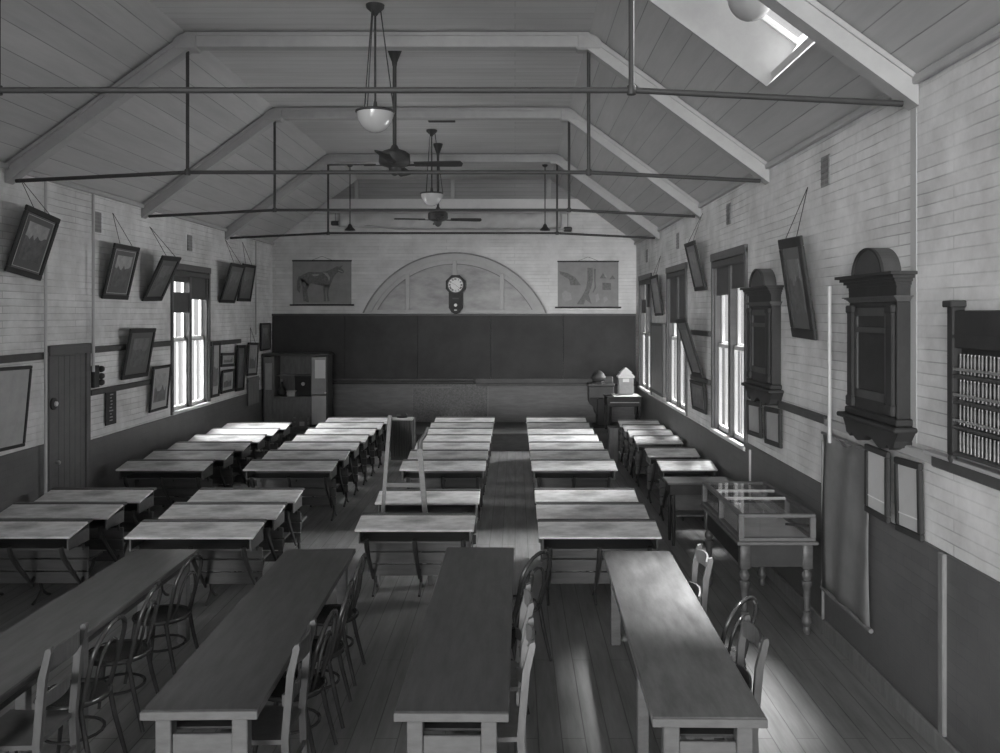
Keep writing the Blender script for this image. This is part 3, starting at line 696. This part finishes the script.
# ------------------------------------------------------------------ pipes and strips on the walls, vents, switches
def wpipe(wall, px, z0, z1, label, r=.02, off=.03):
    s = 1 if wall == 'L' else -1; X = (WL if s > 0 else WR); Y = (X+s*off)*F/(px-CX)
    return tag(MB().tube([(X+s*(off+.0), Y, z0), (X+s*off, Y, z1)], r, 8).build('wall_pipe', M['pipe'], None, True, (X+s*off, Y, z0)), label, 'pipe')
wpipe('L', 45.7, .0, EZ-.08, 'white vertical pipe on the left wall, left of the door', .018, .08)
wpipe('L', 93.3, 2.0, EZ-.08, 'white vertical pipe on the left wall running down right of the door head', .02, .08)
wpipe('L', 256, 2.3, EZ-.08, 'thin vertical pipe on the left wall close to the back corner', .012)
wpipe('R', 829.5, 1.66, 2.95, 'white vertical pipe on the right wall beside the nearer memorial board', .016, .075)
tag(MB().tube([(WR-.04, 7.36, 0), (WR-.04, 7.36, 1.64)], .014, 8).build('wall_pipe', M['brown'], None, True, (WR-.04, 7.36, 0)), 'brown painted pipe on the dado at the far edge of the hanging scroll', 'pipe')
wpipe('R', 750, .2, 1.2, 'thin pale pipe on the brown dado behind the display case', .014)
def wstrip(px0, px1, z0, z1, label, m, d=.03):
    ya, yb = WR*F/(px1-CX), WR*F/(px0-CX)
    tag(MB().box(WR-d, WR, ya, yb, z0, z1, b=.006).build('wall_strip', m, loc=(WR, (ya+yb)/2, z0)), label, 'wall strip')
wstrip(911, 917, 1.86, EZ-.2, 'pale vertical strip on the right wall under the nearest truss', M['pipe'], .005)
wstrip(944.5, 950, .13, 1.25, 'worn pale vertical batten on the brown dado near the right edge', M['brown'], .045)
def wvent(wall, px, py, label):
    s = 1 if wall == 'L' else -1; X = (WL if s > 0 else WR); Y = X*F/(px-CX); z = H-(py-CY)*Y/F
    t = thing('air_vent', label, 'vent', (X, Y, z)); b = MB()
    for q in range(5): b.box(s*.008, s*.014, -.09, .09, -.115+q*.05, -.115+q*.05+.025)
    b.build('louvre', M['brown'], t); MB().box(0, s*.008, -.1, .1, -.13, .13).build('plate', M['chart'], t)
wvent('L', 97, 222, 'square grey air vent high on the left wall beside the pipe')
wvent('L', 189.5, 243, 'square grey air vent high above the left window')
wvent('R', 826, 171, 'grey air vent high on the right wall, nearest to the camera')
wvent('R', 729, 214, 'grey air vent above the nearest right window')
wvent('R', 678, 241, 'grey air vent above the middle right window')
wvent('R', 647, 256, 'grey air vent above the farthest right window')
# round switch by the door, mechanism by the door, narrow notice
p = V(WL, 9.86, H-(404-CY)*9.86/F)
t = thing('light_switch', 'round switch on the left edge of the brown door frame', 'switch', (WL+.052, 9.88, p.z))
mR = Matrix.Rotation(PI/2, 4, 'Y')
MB().lathe([(.07, 0), (.07, .02), (.055, .03), (.0, .035)], 20, mR).build('base', M['dark'], t, True); MB().lathe([(.03, .03), (.028, .05), (0, .055)], 14, mR).build('dial', M['paper'], t, True)
Y = WL*F/(96-CX)
t = thing('wall_bell', 'dark electric bell with coiled gongs on the left wall above the rail', 'bell', (WL+.03, Y, 1.79))
MB().box(-.03, .02, -.14, .0, 0, .28, b=.008).build('backboard', M['dark'], t)
for k, z in enumerate((.06, .14, .23)): MB().lathe([(.042, 0), (.04, .02), (.03, .04), (.01, .05)], 16, Matrix.Translation((.02, .02, z)) @ mR).tube([(-.01, .06, z), (.03, .06, z)], .02, 8).build('gong', M['iron'], t, True)
Ya, Yb = WL*F/(103.5-CX), WL*F/(114-CX)
t = thing('wall_notice', 'narrow dark notice strip hanging from the lower rail right of the door', 'notice', (WL+.02, (Ya+Yb)/2, 1.27))
MB().box(0, .012, -(Yb-Ya)/2, (Yb-Ya)/2, 0, .43).build('sheet', M['dark'], t)
b = MB(); rr = random.Random(3)
for k in range(9):
    z = .05+k*.042; b.box(.012, .015, rr.uniform(-.06, -.02), rr.uniform(.0, .06), z, z+.014)
b.build('markings', M['card'], t)
# narrow wooden board hanging below the corner picture
Ya, Yb = WL*F/(246-CX), WL*F/(257-CX)
t = thing('slatted_board', 'brown vertical-boarded panel on the left wall below the corner picture', 'board', (WL+.025, (Ya+Yb)/2, .9))
b = MB(); Wd = (Yb-Ya)
for k in range(4): b.box(0, .02, -Wd/2+Wd*k/4+.004, -Wd/2+Wd*(k+1)/4-.004, 0, .55, b=.003)
b.build('boards', M['brown'], t); MB().box(.02, .035, -Wd/2, Wd/2, .46, .51).build('cross_batten', M['brown'], t)

# ------------------------------------------------------------------ cupboard at the left of the platform
yc = 18.15; cx0, cx1 = at(263, 0, yc).x, at(327.5, 0, yc).x
t = thing('science_cupboard', 'open-fronted wooden cupboard with paper on its right door, left on the platform', 'cupboard', ((cx0+cx1)/2, yc, PLZ))
Wc = cx1-cx0; Hc = H-(356-CY)*yc/F-PLZ; dpt = .5
MB().box(-Wc/2, Wc/2, dpt-.02, dpt, 0, Hc).build('back_panel', M['brown'], t)
b = MB().box(-Wc/2, -Wc/2+.03, 0, dpt, 0, Hc).box(Wc/2-.03, Wc/2, 0, dpt, 0, Hc).box(-Wc/2, Wc/2, 0, dpt, 0, .05).box(-Wc/2-.02, Wc/2+.02, -.02, dpt, Hc, Hc+.05, b=.01); b.build('carcass', M['darkm'], t)
dl, dr = -Wc/2+.21, Wc/2-.33
b = MB().box(-Wc/2+.03, Wc/2-.03, .02, dpt-.02, .60, .63).box(dl, dl+.02, .02, dpt-.02, .05, Hc).box(dr-.02, dr, .02, dpt-.02, .05, Hc).box(dl, dr, .2, dpt-.02, 1.05, 1.07); b.build('shelf', M['brown'], t)
MB().box(dl, dr, -.005, .02, .05, .6, b=.004).build('lower_panel', M['brown'], t)
o = MB().box(-Wc/2+.03, dl, -.01, .02, .05, Hc-.02, b=.006).build('door', M['brown'], t); MB().box(-Wc/2+.05, dl-.02, -.016, -.01, .78, Hc-.15, b=.002).build('door_panel', M['card'], o)
o = MB().box(dr, Wc/2-.03, -.01, .02, .05, .66, b=.006).build('door', M['cardl'], t); o2 = MB().box(dr, Wc/2-.03, -.01, .02, .68, Hc-.02, b=.006).build('door', M['card'], t)
MB().box(dr+.07, Wc/2-.045, -.016, -.01, 1.04-.02, Hc-.08).build('paper_notice', M['paper'], o2)
MB().lathe([(.012, 0), (.02, .02), (.0, .03)], 10, Matrix.Translation((Wc/2-.04, -.01, .72)) @ Matrix.Rotation(PI/2, 4, 'X')).build('door_knob', M['paper'], o2, True)
base = V((cx0+cx1)/2, yc, PLZ)
t = thing('glass_flask', 'dark round flask with a stopper standing on the cupboard shelf', 'flask', base+V(dl+.12, .25, .63)); MB().lathe([(.05, 0), (.09, .03), (.10, .09), (.06, .16), (.025, .2), (.025, .3)], 16).build('body', M['darkm'], t, True); MB().lathe([(.02, .3), (.026, .34), (.02, .35)], 10).build('stopper', M['card'], t, True)
tag(MB().box(-.09, .09, -.06, .06, 0, .10, b=.01).box(-.10, .10, -.07, .07, .10, .13, b=.005).build('small_box', M['cardl'], loc=None), 'small pale lidded box on the cupboard shelf beside the flask', 'box').location = base+V(dl+.36, .12, .63)
t = thing('apparatus_case', 'dark instrument case with bright dial inside the cupboard', 'instrument', base+V(dr-.22, .25, .63)); MB().box(-.17, .17, -.1, .1, 0, .4, b=.01).box(-.18, .18, -.11, .11, .4, .43).build('case', M['dark'], t); MB().lathe([(.04, 0), (.035, .015), (0, .02)], 16, Matrix.Translation((0, -.1, .26)) @ Matrix.Rotation(PI/2, 4, 'X')).build('dial', M['cardl'], t, True)
t = thing('wooden_crate', 'small slatted crate on the platform in front of the cupboard', 'crate', V(at(301, 0, 17.8).x, 17.8, PLZ))
b = MB()
for z in (0, .09, .18): b.box(-.15, .15, -.12, -.105, z, z+.06, b=.004).box(-.15, .15, .105, .12, z, z+.06, b=.004).box(-.15, -.135, -.105, .105, z, z+.06).box(.135, .15, -.105, .105, z, z+.06)
for x in (-.15, .13): b.box(x, x+.02, -.105, -.085, 0, .26).box(x, x+.02, .085, .105, 0, .26)
b.box(-.13, .13, -.1, .1, 0, .015); b.build('slats', M['brown'], t); MB().box(.0, .1, -.127, -.12, .08, .17).build('label_card', M['cardl'], t)

# ------------------------------------------------------------------ right end of the platform
t = thing('writing_desk', 'dark desk with white paper-covered top by the farthest right window', 'desk', (2.18, 17.55, PLZ))
MB().box(-.36, .36, -.3, .3, .69, .72, b=.008).build('top', M['dark'], t); MB().box(-.2, .33, -.29, .24, .72, .728).build('paper_cover', M['paper'], t)
MB().box(-.34, .34, -.28, .28, .52, .69, b=.006).build('drawer_case', M['dark'], t); MB().box(-.28, .3, -.3, -.28, .595, .61).build('drawer_edge', M['card'], t)
for x in (-.31, .31):
    for y in (-.25, .25): MB().lathe([(.03, 0), (.02, .03), (.03, .25), (.022, .28), (.035, .32), (.035, .52)], 10, c=(x, y, 0)).build('leg', M['dark'], t, True)
t = thing('model_house_box', 'white house-shaped box with pyramid lid on the paper-covered desk', 'box', (2.26, 17.68, PLZ+.728))
MB().box(-.15, .15, -.1, .1, 0, .34, b=.008).build('body', M['card'], t)
MB().box(-.17, .17, -.12, .12, .34, .39, b=.01).prism([(-.16, .39), (.16, .39), (.10, .45), (-.10, .45)], -.11, .11, 'y').prism([(-.13, .45), (.13, .45), (.02, .54), (-.02, .54)], -.09, .09, 'y').build('lid', M['paper'], t)
MB().box(-.07, .06, -.106, -.1, .26, .33).build('label', M['paper'], t)
t = thing('pedestal_cabinet', 'dark bracketed pedestal stand beside the paper-covered desk', 'stand', (at(604, 0, 18.0).x-.08, 18.15, PLZ))
MB().box(-.26, .30, -.2, .2, .86, .92, b=.01).box(-.24, .28, -.18, .18, .62, .86, b=.01).build('top', M['darkm'], t)
MB().box(-.06, .24, -.16, .16, .06, .62, b=.01).build('body', M['dark'], t); MB().box(-.14, .28, -.2, .2, 0, .06, b=.01).build('plinth', M['dark'], t)
MB().prism([(-.24, .62), (-.06, .62), (-.06, .25), (-.10, .30), (-.13, .42), (-.2, .48), (-.235, .55)], -.12, .12, 'y').build('bracket', M['dark'], t)
t = thing('covered_globe', 'dim domed instrument standing on the dark pedestal stand', 'instrument', (at(604, 0, 18.0).x-.1, 18.15, PLZ+.92))
MB().lathe([(.13, 0), (.14, .03), (.1, .05), (.15, .09), (.155, .13), (.12, .2), (.06, .26), (0, .28)], 18).build('dome', M['darkm'], t, True); MB().box(.1, .3, -.06, .06, .0, .14, b=.015).build('arm', M['darkm'], t)
# ribbed stand in the aisle and loose box by the right desks
t = thing('ribbed_heater', 'dark ribbed upright heater standing in the aisle before the platform', 'heater', (at(402, 0, 16.15).x, 16.15, 0))
b = MB(); 
for k in range(9): b.box(-.208+k*.0465, -.208+k*.0465+.040, -.10, .10, .06, .74, b=.012)
b.build('ribs', M['ribs'], t); MB().box(-.21, .21, -.09, .09, .74, .79, b=.01).build('top_plate', M['card'], t); MB().box(-.2, .2, -.08, .08, 0, .06).box(-.20, .20, -.08, .085, .06, .74).build('core', M['ribs'], t)
MB().tube([(.235, 0, 0), (.235, 0, .8)], .014, 8).build('pipe', M['brown'], t, True); MB().lathe([(.1, .79), (.11, .82), (.08, .86), (0, .87)], 14).build('lid', M['dark'], t, True)
t = thing('wooden_box', 'tall plain brown box standing in the right aisle beside the wall desks', 'box', (at(613, 0, 15.9).x, 15.9, 0))
MB().box(-.08, .08, -.15, .15, 0, .62, b=.006).build('case', M['brown'], t); MB().box(-.09, .09, -.16, .16, .62, .645, b=.004).build('lid', M['brown'], t)
# easel among the middle desks
t = thing('blackboard_easel', 'empty wooden easel standing among the desks of the middle column', 'easel', (at(405, 0, 8.76).x, 8.76, 0))
MB().bar((-.27, -.06, 0), (-.17, .13, 1.68), .035, .05).build('post', M['desk_wood'], t); MB().bar((.27, -.06, 0), (.14, .09, 1.34), .05, .05).build('post', M['desk_wood'], t)
MB().tube([(.14, .09, 1.32), (.145, .1, 1.42), (.19, .11, 1.48), (.22, .115, 1.56)], [.028, .026, .022, .016], 8).build('curved_horn', M['desk_wood'], t, True)
b = MB()
for z in (.28, .98): q = z/1.72; b.bar((-.265+.1*q, -.06+.19*q, z), (.265-.13*q*1.2, -.06+.18*q, z), .02, .045)
b.build('cross_rail', M['desk_wood'], t)

# ------------------------------------------------------------------ school desks
TOPZ = .75
def make_desk(W, label, group):
    t = thing('school_desk', label, 'school desk', group=group)
    b = MB(); m = Matrix.Translation((0, 0, TOPZ)) @ Matrix.Rotation(math.atan2(.055, .34), 4, 'X')
    b.box(-W/2, W/2, 0, .345, -.022, 0, m, b=.006); b.build('desktop', M['desk'], t)
    b = MB().box(-W/2, W/2, .343, .43, TOPZ+.036, TOPZ+.062, b=.006); o = b.build('pen_ledge', M['desk_wood'], t)
    b = MB().box(-W/2+.03, W/2-.03, .05, .40, TOPZ-.135, TOPZ-.118, b=.003).box(-W/2+.03, W/2-.03, .40, .415, TOPZ-.135, TOPZ+.04)
    for x in (-W/2+.03, W/2-.045): b.box(x, x+.015, .04, .41, TOPZ-.135, TOPZ-.02)
    b.build('book_shelf', M['desk_wood'], t)
    for k in range(3):
        z = .20+k*.118; MB().box(-W/2+.05, W/2-.05, .440, .458, z, z+.108, b=.004).build('back_slat', M['slat'], t)
    MB().box(-W/2+.05, W/2-.05, .50, .735, .405, .43, b=.006).build('bench_seat', M['slat'], t)
    for x in (-W/2+.10, 0, W/2-.10):
        b = MB()
        b.tube([(x, .42, .01), (x, .5, .035), (x, .58, .1), (x, .66, .035), (x, .72, .01)], .014, 6)
        b.tube([(x, .58, .1), (x, .53, .25), (x, .48, .42), (x, .43, .60), (x, .425, TOPZ-.1)], .016, 6)
        b.tube([(x, .045, TOPZ-.10), (x, .07, .57), (x, .14, .48), (x, .25, .36), (x, .36, .25), (x, .42, .18)], [.024, .024, .022, .02, .017, .012], 6)
        b.tube([(x, .40, .22), (x, .50, .30)], .014, 6)
        b.tube([(x, .54, .24), (x, .60, .30), (x, .68, .38), (x, .70, .405)], .014, 6)
        b.build('iron_leg', M['iron'], t, True)
    return t
ORD = ['first', 'second', 'third', 'fourth', 'fifth', 'sixth', 'seventh', 'eighth']
protos = {}
def desk_at(W, xc, Y, label, group, z=0):
    if W not in protos: o = make_desk(W, label, group); protos[W] = o
    else: o = copy_tree(protos[W]); tag(o, label, 'school desk', group)
    o.location = (xc, Y, z); return o
YF = [15.63, 14.86, 14.09, 13.32, 12.55, 11.77, 10.95]
cols = [('far left', -4.50, 1.12, YF[1:], [7.65, 8.37, 9.09], 'along the left wall'),
        ('left centre', -2.88, 1.14, YF, [7.63, 8.36, 9.09], 'left of the ribbed heater'),
        ('middle', -.92, 1.09, YF, [7.89, 9.02], 'left of the central aisle'),
        ('right centre', .755, 1.09, YF, [7.64, 8.36, 9.08], 'right of the central aisle')]
for nm, xc, W, rear, front, wh in cols:
    g_ = 'long school desks in the %s column' % nm
    for i, Y in enumerate(rear):
        desk_at(W, xc, Y, 'long school desk in the %s column, %s row back from the platform' % (nm, ORD[i]), g_)
    for i, Y in enumerate(front):
        desk_at(W, xc, Y, 'long school desk in the %s column, %s row in front of the long tables' % (nm, ORD[i]), g_)
for i, Y in enumerate([15.2, 14.55, 13.9, 13.2, 12.0, 10.95]):
    desk_at(.72, 2.21, Y, 'short school desk against the right wall, %s from the platform' % ORD[i], 'short desks along the right wall')
t = thing('side_table', 'dark narrow table standing between the wall desks and the display case', 'table', (2.2, 10.1, 0))
MB().box(-.42, .40, 0, .38, .72, .75, b=.006).build('top', M['darkm'], t); MB().box(-.38, .38, .04, .34, .60, .72).build('apron', M['dark'], t)
MB().box(-.30, .36, .3, .32, .36, .60).build('back_board', M['desk_wood'], t); MB().box(-.30, .36, .06, .32, .34, .36).build('lower_shelf', M['slat'], t)
for x in (-.34, .34):
    for y in (.05, .31): MB().lathe([(.016, 0), (.02, .1), (.018, .6)], 8, c=(x, y, 0)).build('leg', M['dark'], t, True)

# ------------------------------------------------------------------ long tables
def long_table(x0, x1, y0, y1, rz, label, mids=(), top='table'):
    W, L = x1-x0, y1-y0
    t = thing('long_table', label, 'table', ((x0+x1)/2, y0, 0), (0, 0, rz), 'long dark tables at the front')
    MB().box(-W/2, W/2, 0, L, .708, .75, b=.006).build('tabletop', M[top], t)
    MB().box(-W/2+.10, W/2-.10, .12, L-.12, .600, .612).build('slot_shade_board', M['darkm'], t)  # board added to keep the slot beneath the top dark
    b = MB().box(-W/2-.0, W/2+.0, -.012, 0, .705, .748, b=.003); b.build('end_cleat', M['table_side'], t)
    for y in (.03, L-.11):
        for x in (-W/2+.06, W/2-.14): MB().box(x, x+.08, y, y+.08, 0, .708, b=.005).build('leg', M['table_side'], t)
    for y in mids:
        for x in (-W/2+.05, W/2-.12): MB().box(x, x+.07, y-y0, y-y0+.07, 0, .708, b=.005).build('leg', M['table_side'], t)
    for y in (.045, L-.09): MB().box(-W/2+.14, W/2-.14, y, y+.025, .50, .61, b=.004).build('end_rail', M['table_side'], t)
    for x in (-W/2+.075, W/2-.1): MB().box(x, x+.022, .11, L-.11, .62, .708).build('side_rail', M['darkm'], t)
    return t
long_table(-3.18, -2.65, 4.3, 7.25, 0, 'long dark table at the far left, cut by the left edge', (5.41,))
long_table(-1.86, -1.28, 4.30, 7.27, .02, 'long dark table, second from the left, with one flat-posted chair on its right')
long_table(-.60, -.03, 4.28, 7.31, -.008, 'long dark table in the middle, just left of the central aisle')
long_table(.67, 1.23, 4.22, 7.2, -.02, 'long table on the right, its far end pale with light, beside the display case', (5.22,), 'table_lit')

# ------------------------------------------------------------------ chairs
def make_bentwood(label):
    t = thing('bentwood_chair', label, 'chair', group='dark bentwood chairs')
    b = MB(); b.lathe([(.0, .455), (.165, .458), (.185, .462), (.19, .452), (.165, .445), (0, .445)], 24); b.build('seat', M['bent'], t, True)
    MB().tube([(.195*math.cos(a), .195*math.sin(a), .452) for a in [2*PI*k/24 for k in range(24)]], .017, 8, closed=True).build('seat_ring', M['bent'], t, True)
    def hoop(w, zt_, y0, y1, z0, r, nm):
        pts = []
        for k in range(5): u = k/5; pts.append((-w*(.92+.08*u), y0+(y1-y0)*u*.6, z0+(zt_-.17-z0)*u))
        for k in range(13):
            a = PI-PI*k/12; u = .6+.4*math.sin(a); pts.append((w*math.cos(a), y0+(y1-y0)*u, zt_-.17+.17*math.sin(a)))
        for k in range(4, -1, -1): u = k/5; pts.append((w*(.92+.08*u), y0+(y1-y0)*u*.6, z0+(zt_-.17-z0)*u))
        MB().tube(pts, r, 8).build(nm, M['bent'], t, True)
    hoop(.195, .90, -.13, -.25, .44, .0145, 'back_hoop'); hoop(.12, .78, -.15, -.225, .45, .011, 'inner_hoop')
    for sx in (-1, 1):
        MB().tube([(sx*.175, -.12, .46), (sx*.18, -.16, .25), (sx*.195, -.22, 0.002)], [.015, .015, .012], 8).build('leg', M['bent'], t, True)
        MB().tube([(sx*.135, .13, .45), (sx*.155, .155, .25), (sx*.18, .19, 0.002)], [.017, .015, .011], 8).build('leg', M['bent'], t, True)
    MB().tube([(.165*math.cos(a), .165*math.sin(a), .24) for a in [2*PI*k/20 for k in range(20)]], .010, 6, closed=True).build('stretcher_ring', M['bent'], t, True)
    return t
def make_flat(label, m):
    t = thing('slat_back_chair', label, 'chair', group='flat-posted wooden chairs')
    for sx in (-1, 1):
        b = MB(); x = sx*.185
        b.prism([(-.215, 0), (-.18, 0), (-.155, .45), (-.185, .80), (-.225, .955), (-.25, .965), (-.255, .94), (-.225, .80), (-.195, .45)], x-.017, x+.017, 'x')
        b.build('back_post', m, t)
        MB().box(sx*.19-.017, sx*.19+.017, .15, .185, 0, .45, b=.004).build('front_leg', m, t)
    b = MB(); b.prism([(-.20, -.17), (.20, -.17), (.215, .20), (-.215, .20)], .43, .455, 'z'); b.build('seat', m, t)
    def rail(z0, z1, dy, nm):
        b = MB(); n = 8
        for k in range(n):
            u0, u1 = -1+2*k/n, -1+2*(k+1)/n
            f = lambda u: -.205-.035*(1-u*u)-(z0-.75)*.18+dy
            b.add([(x, y, z) for x, yy in ((.17*u0, f(u0)), (.17*u1, f(u1))) for y in (yy, yy+.014) for z in (z0-.02*(1-(u0 if x == .17*u0 else u1)**2)*0, z1+.018*(1-(x/.17)**2))],
                  [(0,1,3,2),(4,6,7,5),(0,4,5,1),(2,3,7,6),(0,2,6,4),(1,5,7,3)])
        b.build(nm, m, t)
    rail(.84, .93, .0, 'crest_rail'); rail(.62, .68, .015, 'back_rail')
    b = MB(); b.box(-.17, .17, .16, .175, .2, .225).box(-.17, .17, -.195, -.18, .25, .275); b.build('stretcher', m, t)
    b = MB()
    for sx in (-1, 1): b.bar((sx*.187, -.18, .15), (sx*.187, .16, .15), .018, .024)
    b.build('stretcher', m, t)
    return t
bw = None; fl = {}
def bent(x, y, rz, label):
    global bw
    o = make_bentwood(label) if bw is None else copy_tree(bw)
    bw = bw or o; tag(o, label, 'chair', 'dark bentwood chairs'); o.location = (x, y, 0); o.rotation_euler = (0, 0, rz)
def flat(x, y, rz, label, m='chair'):
    o = make_flat(label, M[m]) if m not in fl else copy_tree(fl[m])
    fl.setdefault(m, o); tag(o, label, 'chair', 'flat-posted wooden chairs'); o.location = (x, y, 0); o.rotation_euler = (0, 0, rz)
Q = PI/2
flat(-2.69, 4.74, Q, 'flat-posted wooden chair at the far left table, nearest the camera')
bent(-2.63, 5.16, Q, 'bentwood chair at the far left table, nearest of its three')
bent(-2.66, 5.80, Q+.1, 'bentwood chair at the far left table, middle one of three')
bent(-2.66, 6.52, Q-.1, 'bentwood chair at the far left table, farthest of three')
flat(-1.40, 4.80, Q, 'flat-posted wooden chair on the right side of the second table')
bent(-1.36, 5.28, Q-.05, 'bentwood chair at the second table, nearest of its three')
bent(-1.36, 5.86, Q+.06, 'bentwood chair at the second table, middle one of three')
bent(-1.39, 6.52, Q, 'bentwood chair at the second table, farthest of three')
flat(-.145, 4.83, Q, 'pale-lit flat-posted chair at the middle table, nearest the camera', 'chair_lit')
flat(-.145, 5.45, Q+.03, 'pale-lit flat-posted chair at the middle table, second from the camera', 'chair_lit')
bent(-.13, 6.07, Q, 'bentwood chair at the middle table, nearer of its two')
bent(-.01, 6.74, Q-.6, 'bentwood chair at the middle table, farther of its two')
flat(1.12, 4.88, Q, 'flat-posted wooden chair at the right table, nearest the camera')
bent(1.30, 5.70, Q-.75, 'bentwood chair at the right table showing its round hoop')
flat(1.17, 6.42, Q, 'pale-lit flat-posted chair at the far end of the right table', 'chair_lit')

# ------------------------------------------------------------------ display case
x0, x1, y0, y1 = 1.89, 2.54, 7.30, 8.75; cxm = (x0+x1)/2; W = x1-x0; L = y1-y0
t = thing('display_case', 'glass-topped display case on a table with turned legs, by the right wall', 'display case', (cxm, y0, 0))
z0, z1 = .80, 1.03
MB().box(-W/2-.02, W/2+.02, -.02, L+.02, z0-.03, z0, b=.008).build('base_board', M['table_side'], t)
b = MB().box(-W/2+.03, W/2-.03, .03, L-.03, .575, z0-.03, b=.004); b.build('apron', M['dark'], t)
b = MB(); f = .045
for x in (-W/2, W/2-f):
    b.box(x, x+f, 0, L, z1-.03, z1, b=.004); b.box(x, x+f, 0, L, z0, z0+.03, b=.004)
    for y in (0, L-f, L/2-f/2): b.box(x, x+f, y, y+f, z0+.03, z1-.03)
for y in (0, L-f): b.box(-W/2+f, W/2-f, y, y+f, z1-.03, z1, b=.004).box(-W/2+f, W/2-f, y, y+f, z0, z0+.03, b=.004)
b.build('case_frame', M['table_side'], t)
b = MB(); b.box(-W/2+f, W/2-f, L*.47, L*.47+.025, z1-.025, z1-.002).box(-W/2+f, W/2-f, L*.70, L*.70+.025, z1-.025, z1-.002); b.build('glazing_bar', M['cardl'], t)
b = MB().box(-W/2+f*.6, W/2-f*.6, f*.6, L-f*.6, z1-.009, z1-.005).box(-W/2+f, W/2-f, .018, .022, z0+.03, z1-.03)
b.box(-W/2+.018, -W/2+.022, f, L-f, z0+.03, z1-.03).box(W/2-.022, W/2-.018, f, L-f, z0+.03, z1-.03); b.build('glass', M['glass'], t)
MB().box(-W/2+f, W/2-f, f, L-f, z0, z0+.02).build('lining', M['floorcase'], t)
MB().bar((W/2-.14, .36, z0+.06), (W/2-.02, .12, z0+.10), .02, .02).build('lid_stay', M['dark'], t)
prof = [(.026, 0), (.034, .02), (.034, .05), (.026, .065), (.042, .09), (.046, .12), (.03, .15), (.036, .17), (.036, .19), (.024, .20), (.030, .32), (.036, .40), (.044, .41), (.046, .45), (.03, .46), (.044, .485), (.046, .51), (.032, .535), (.026, .55), (.036, .56)]
for x in (-W/2+.06, W/2-.06):
    for y in (.06, L-.06):
        b = MB(); b.lathe(prof, 16, c=(x, y, 0)).box(x-.042, x+.042, y-.042, y+.042, .56, z0-.032, b=.004)
        b.build('turned_leg', M['desk_wood'], t, True)
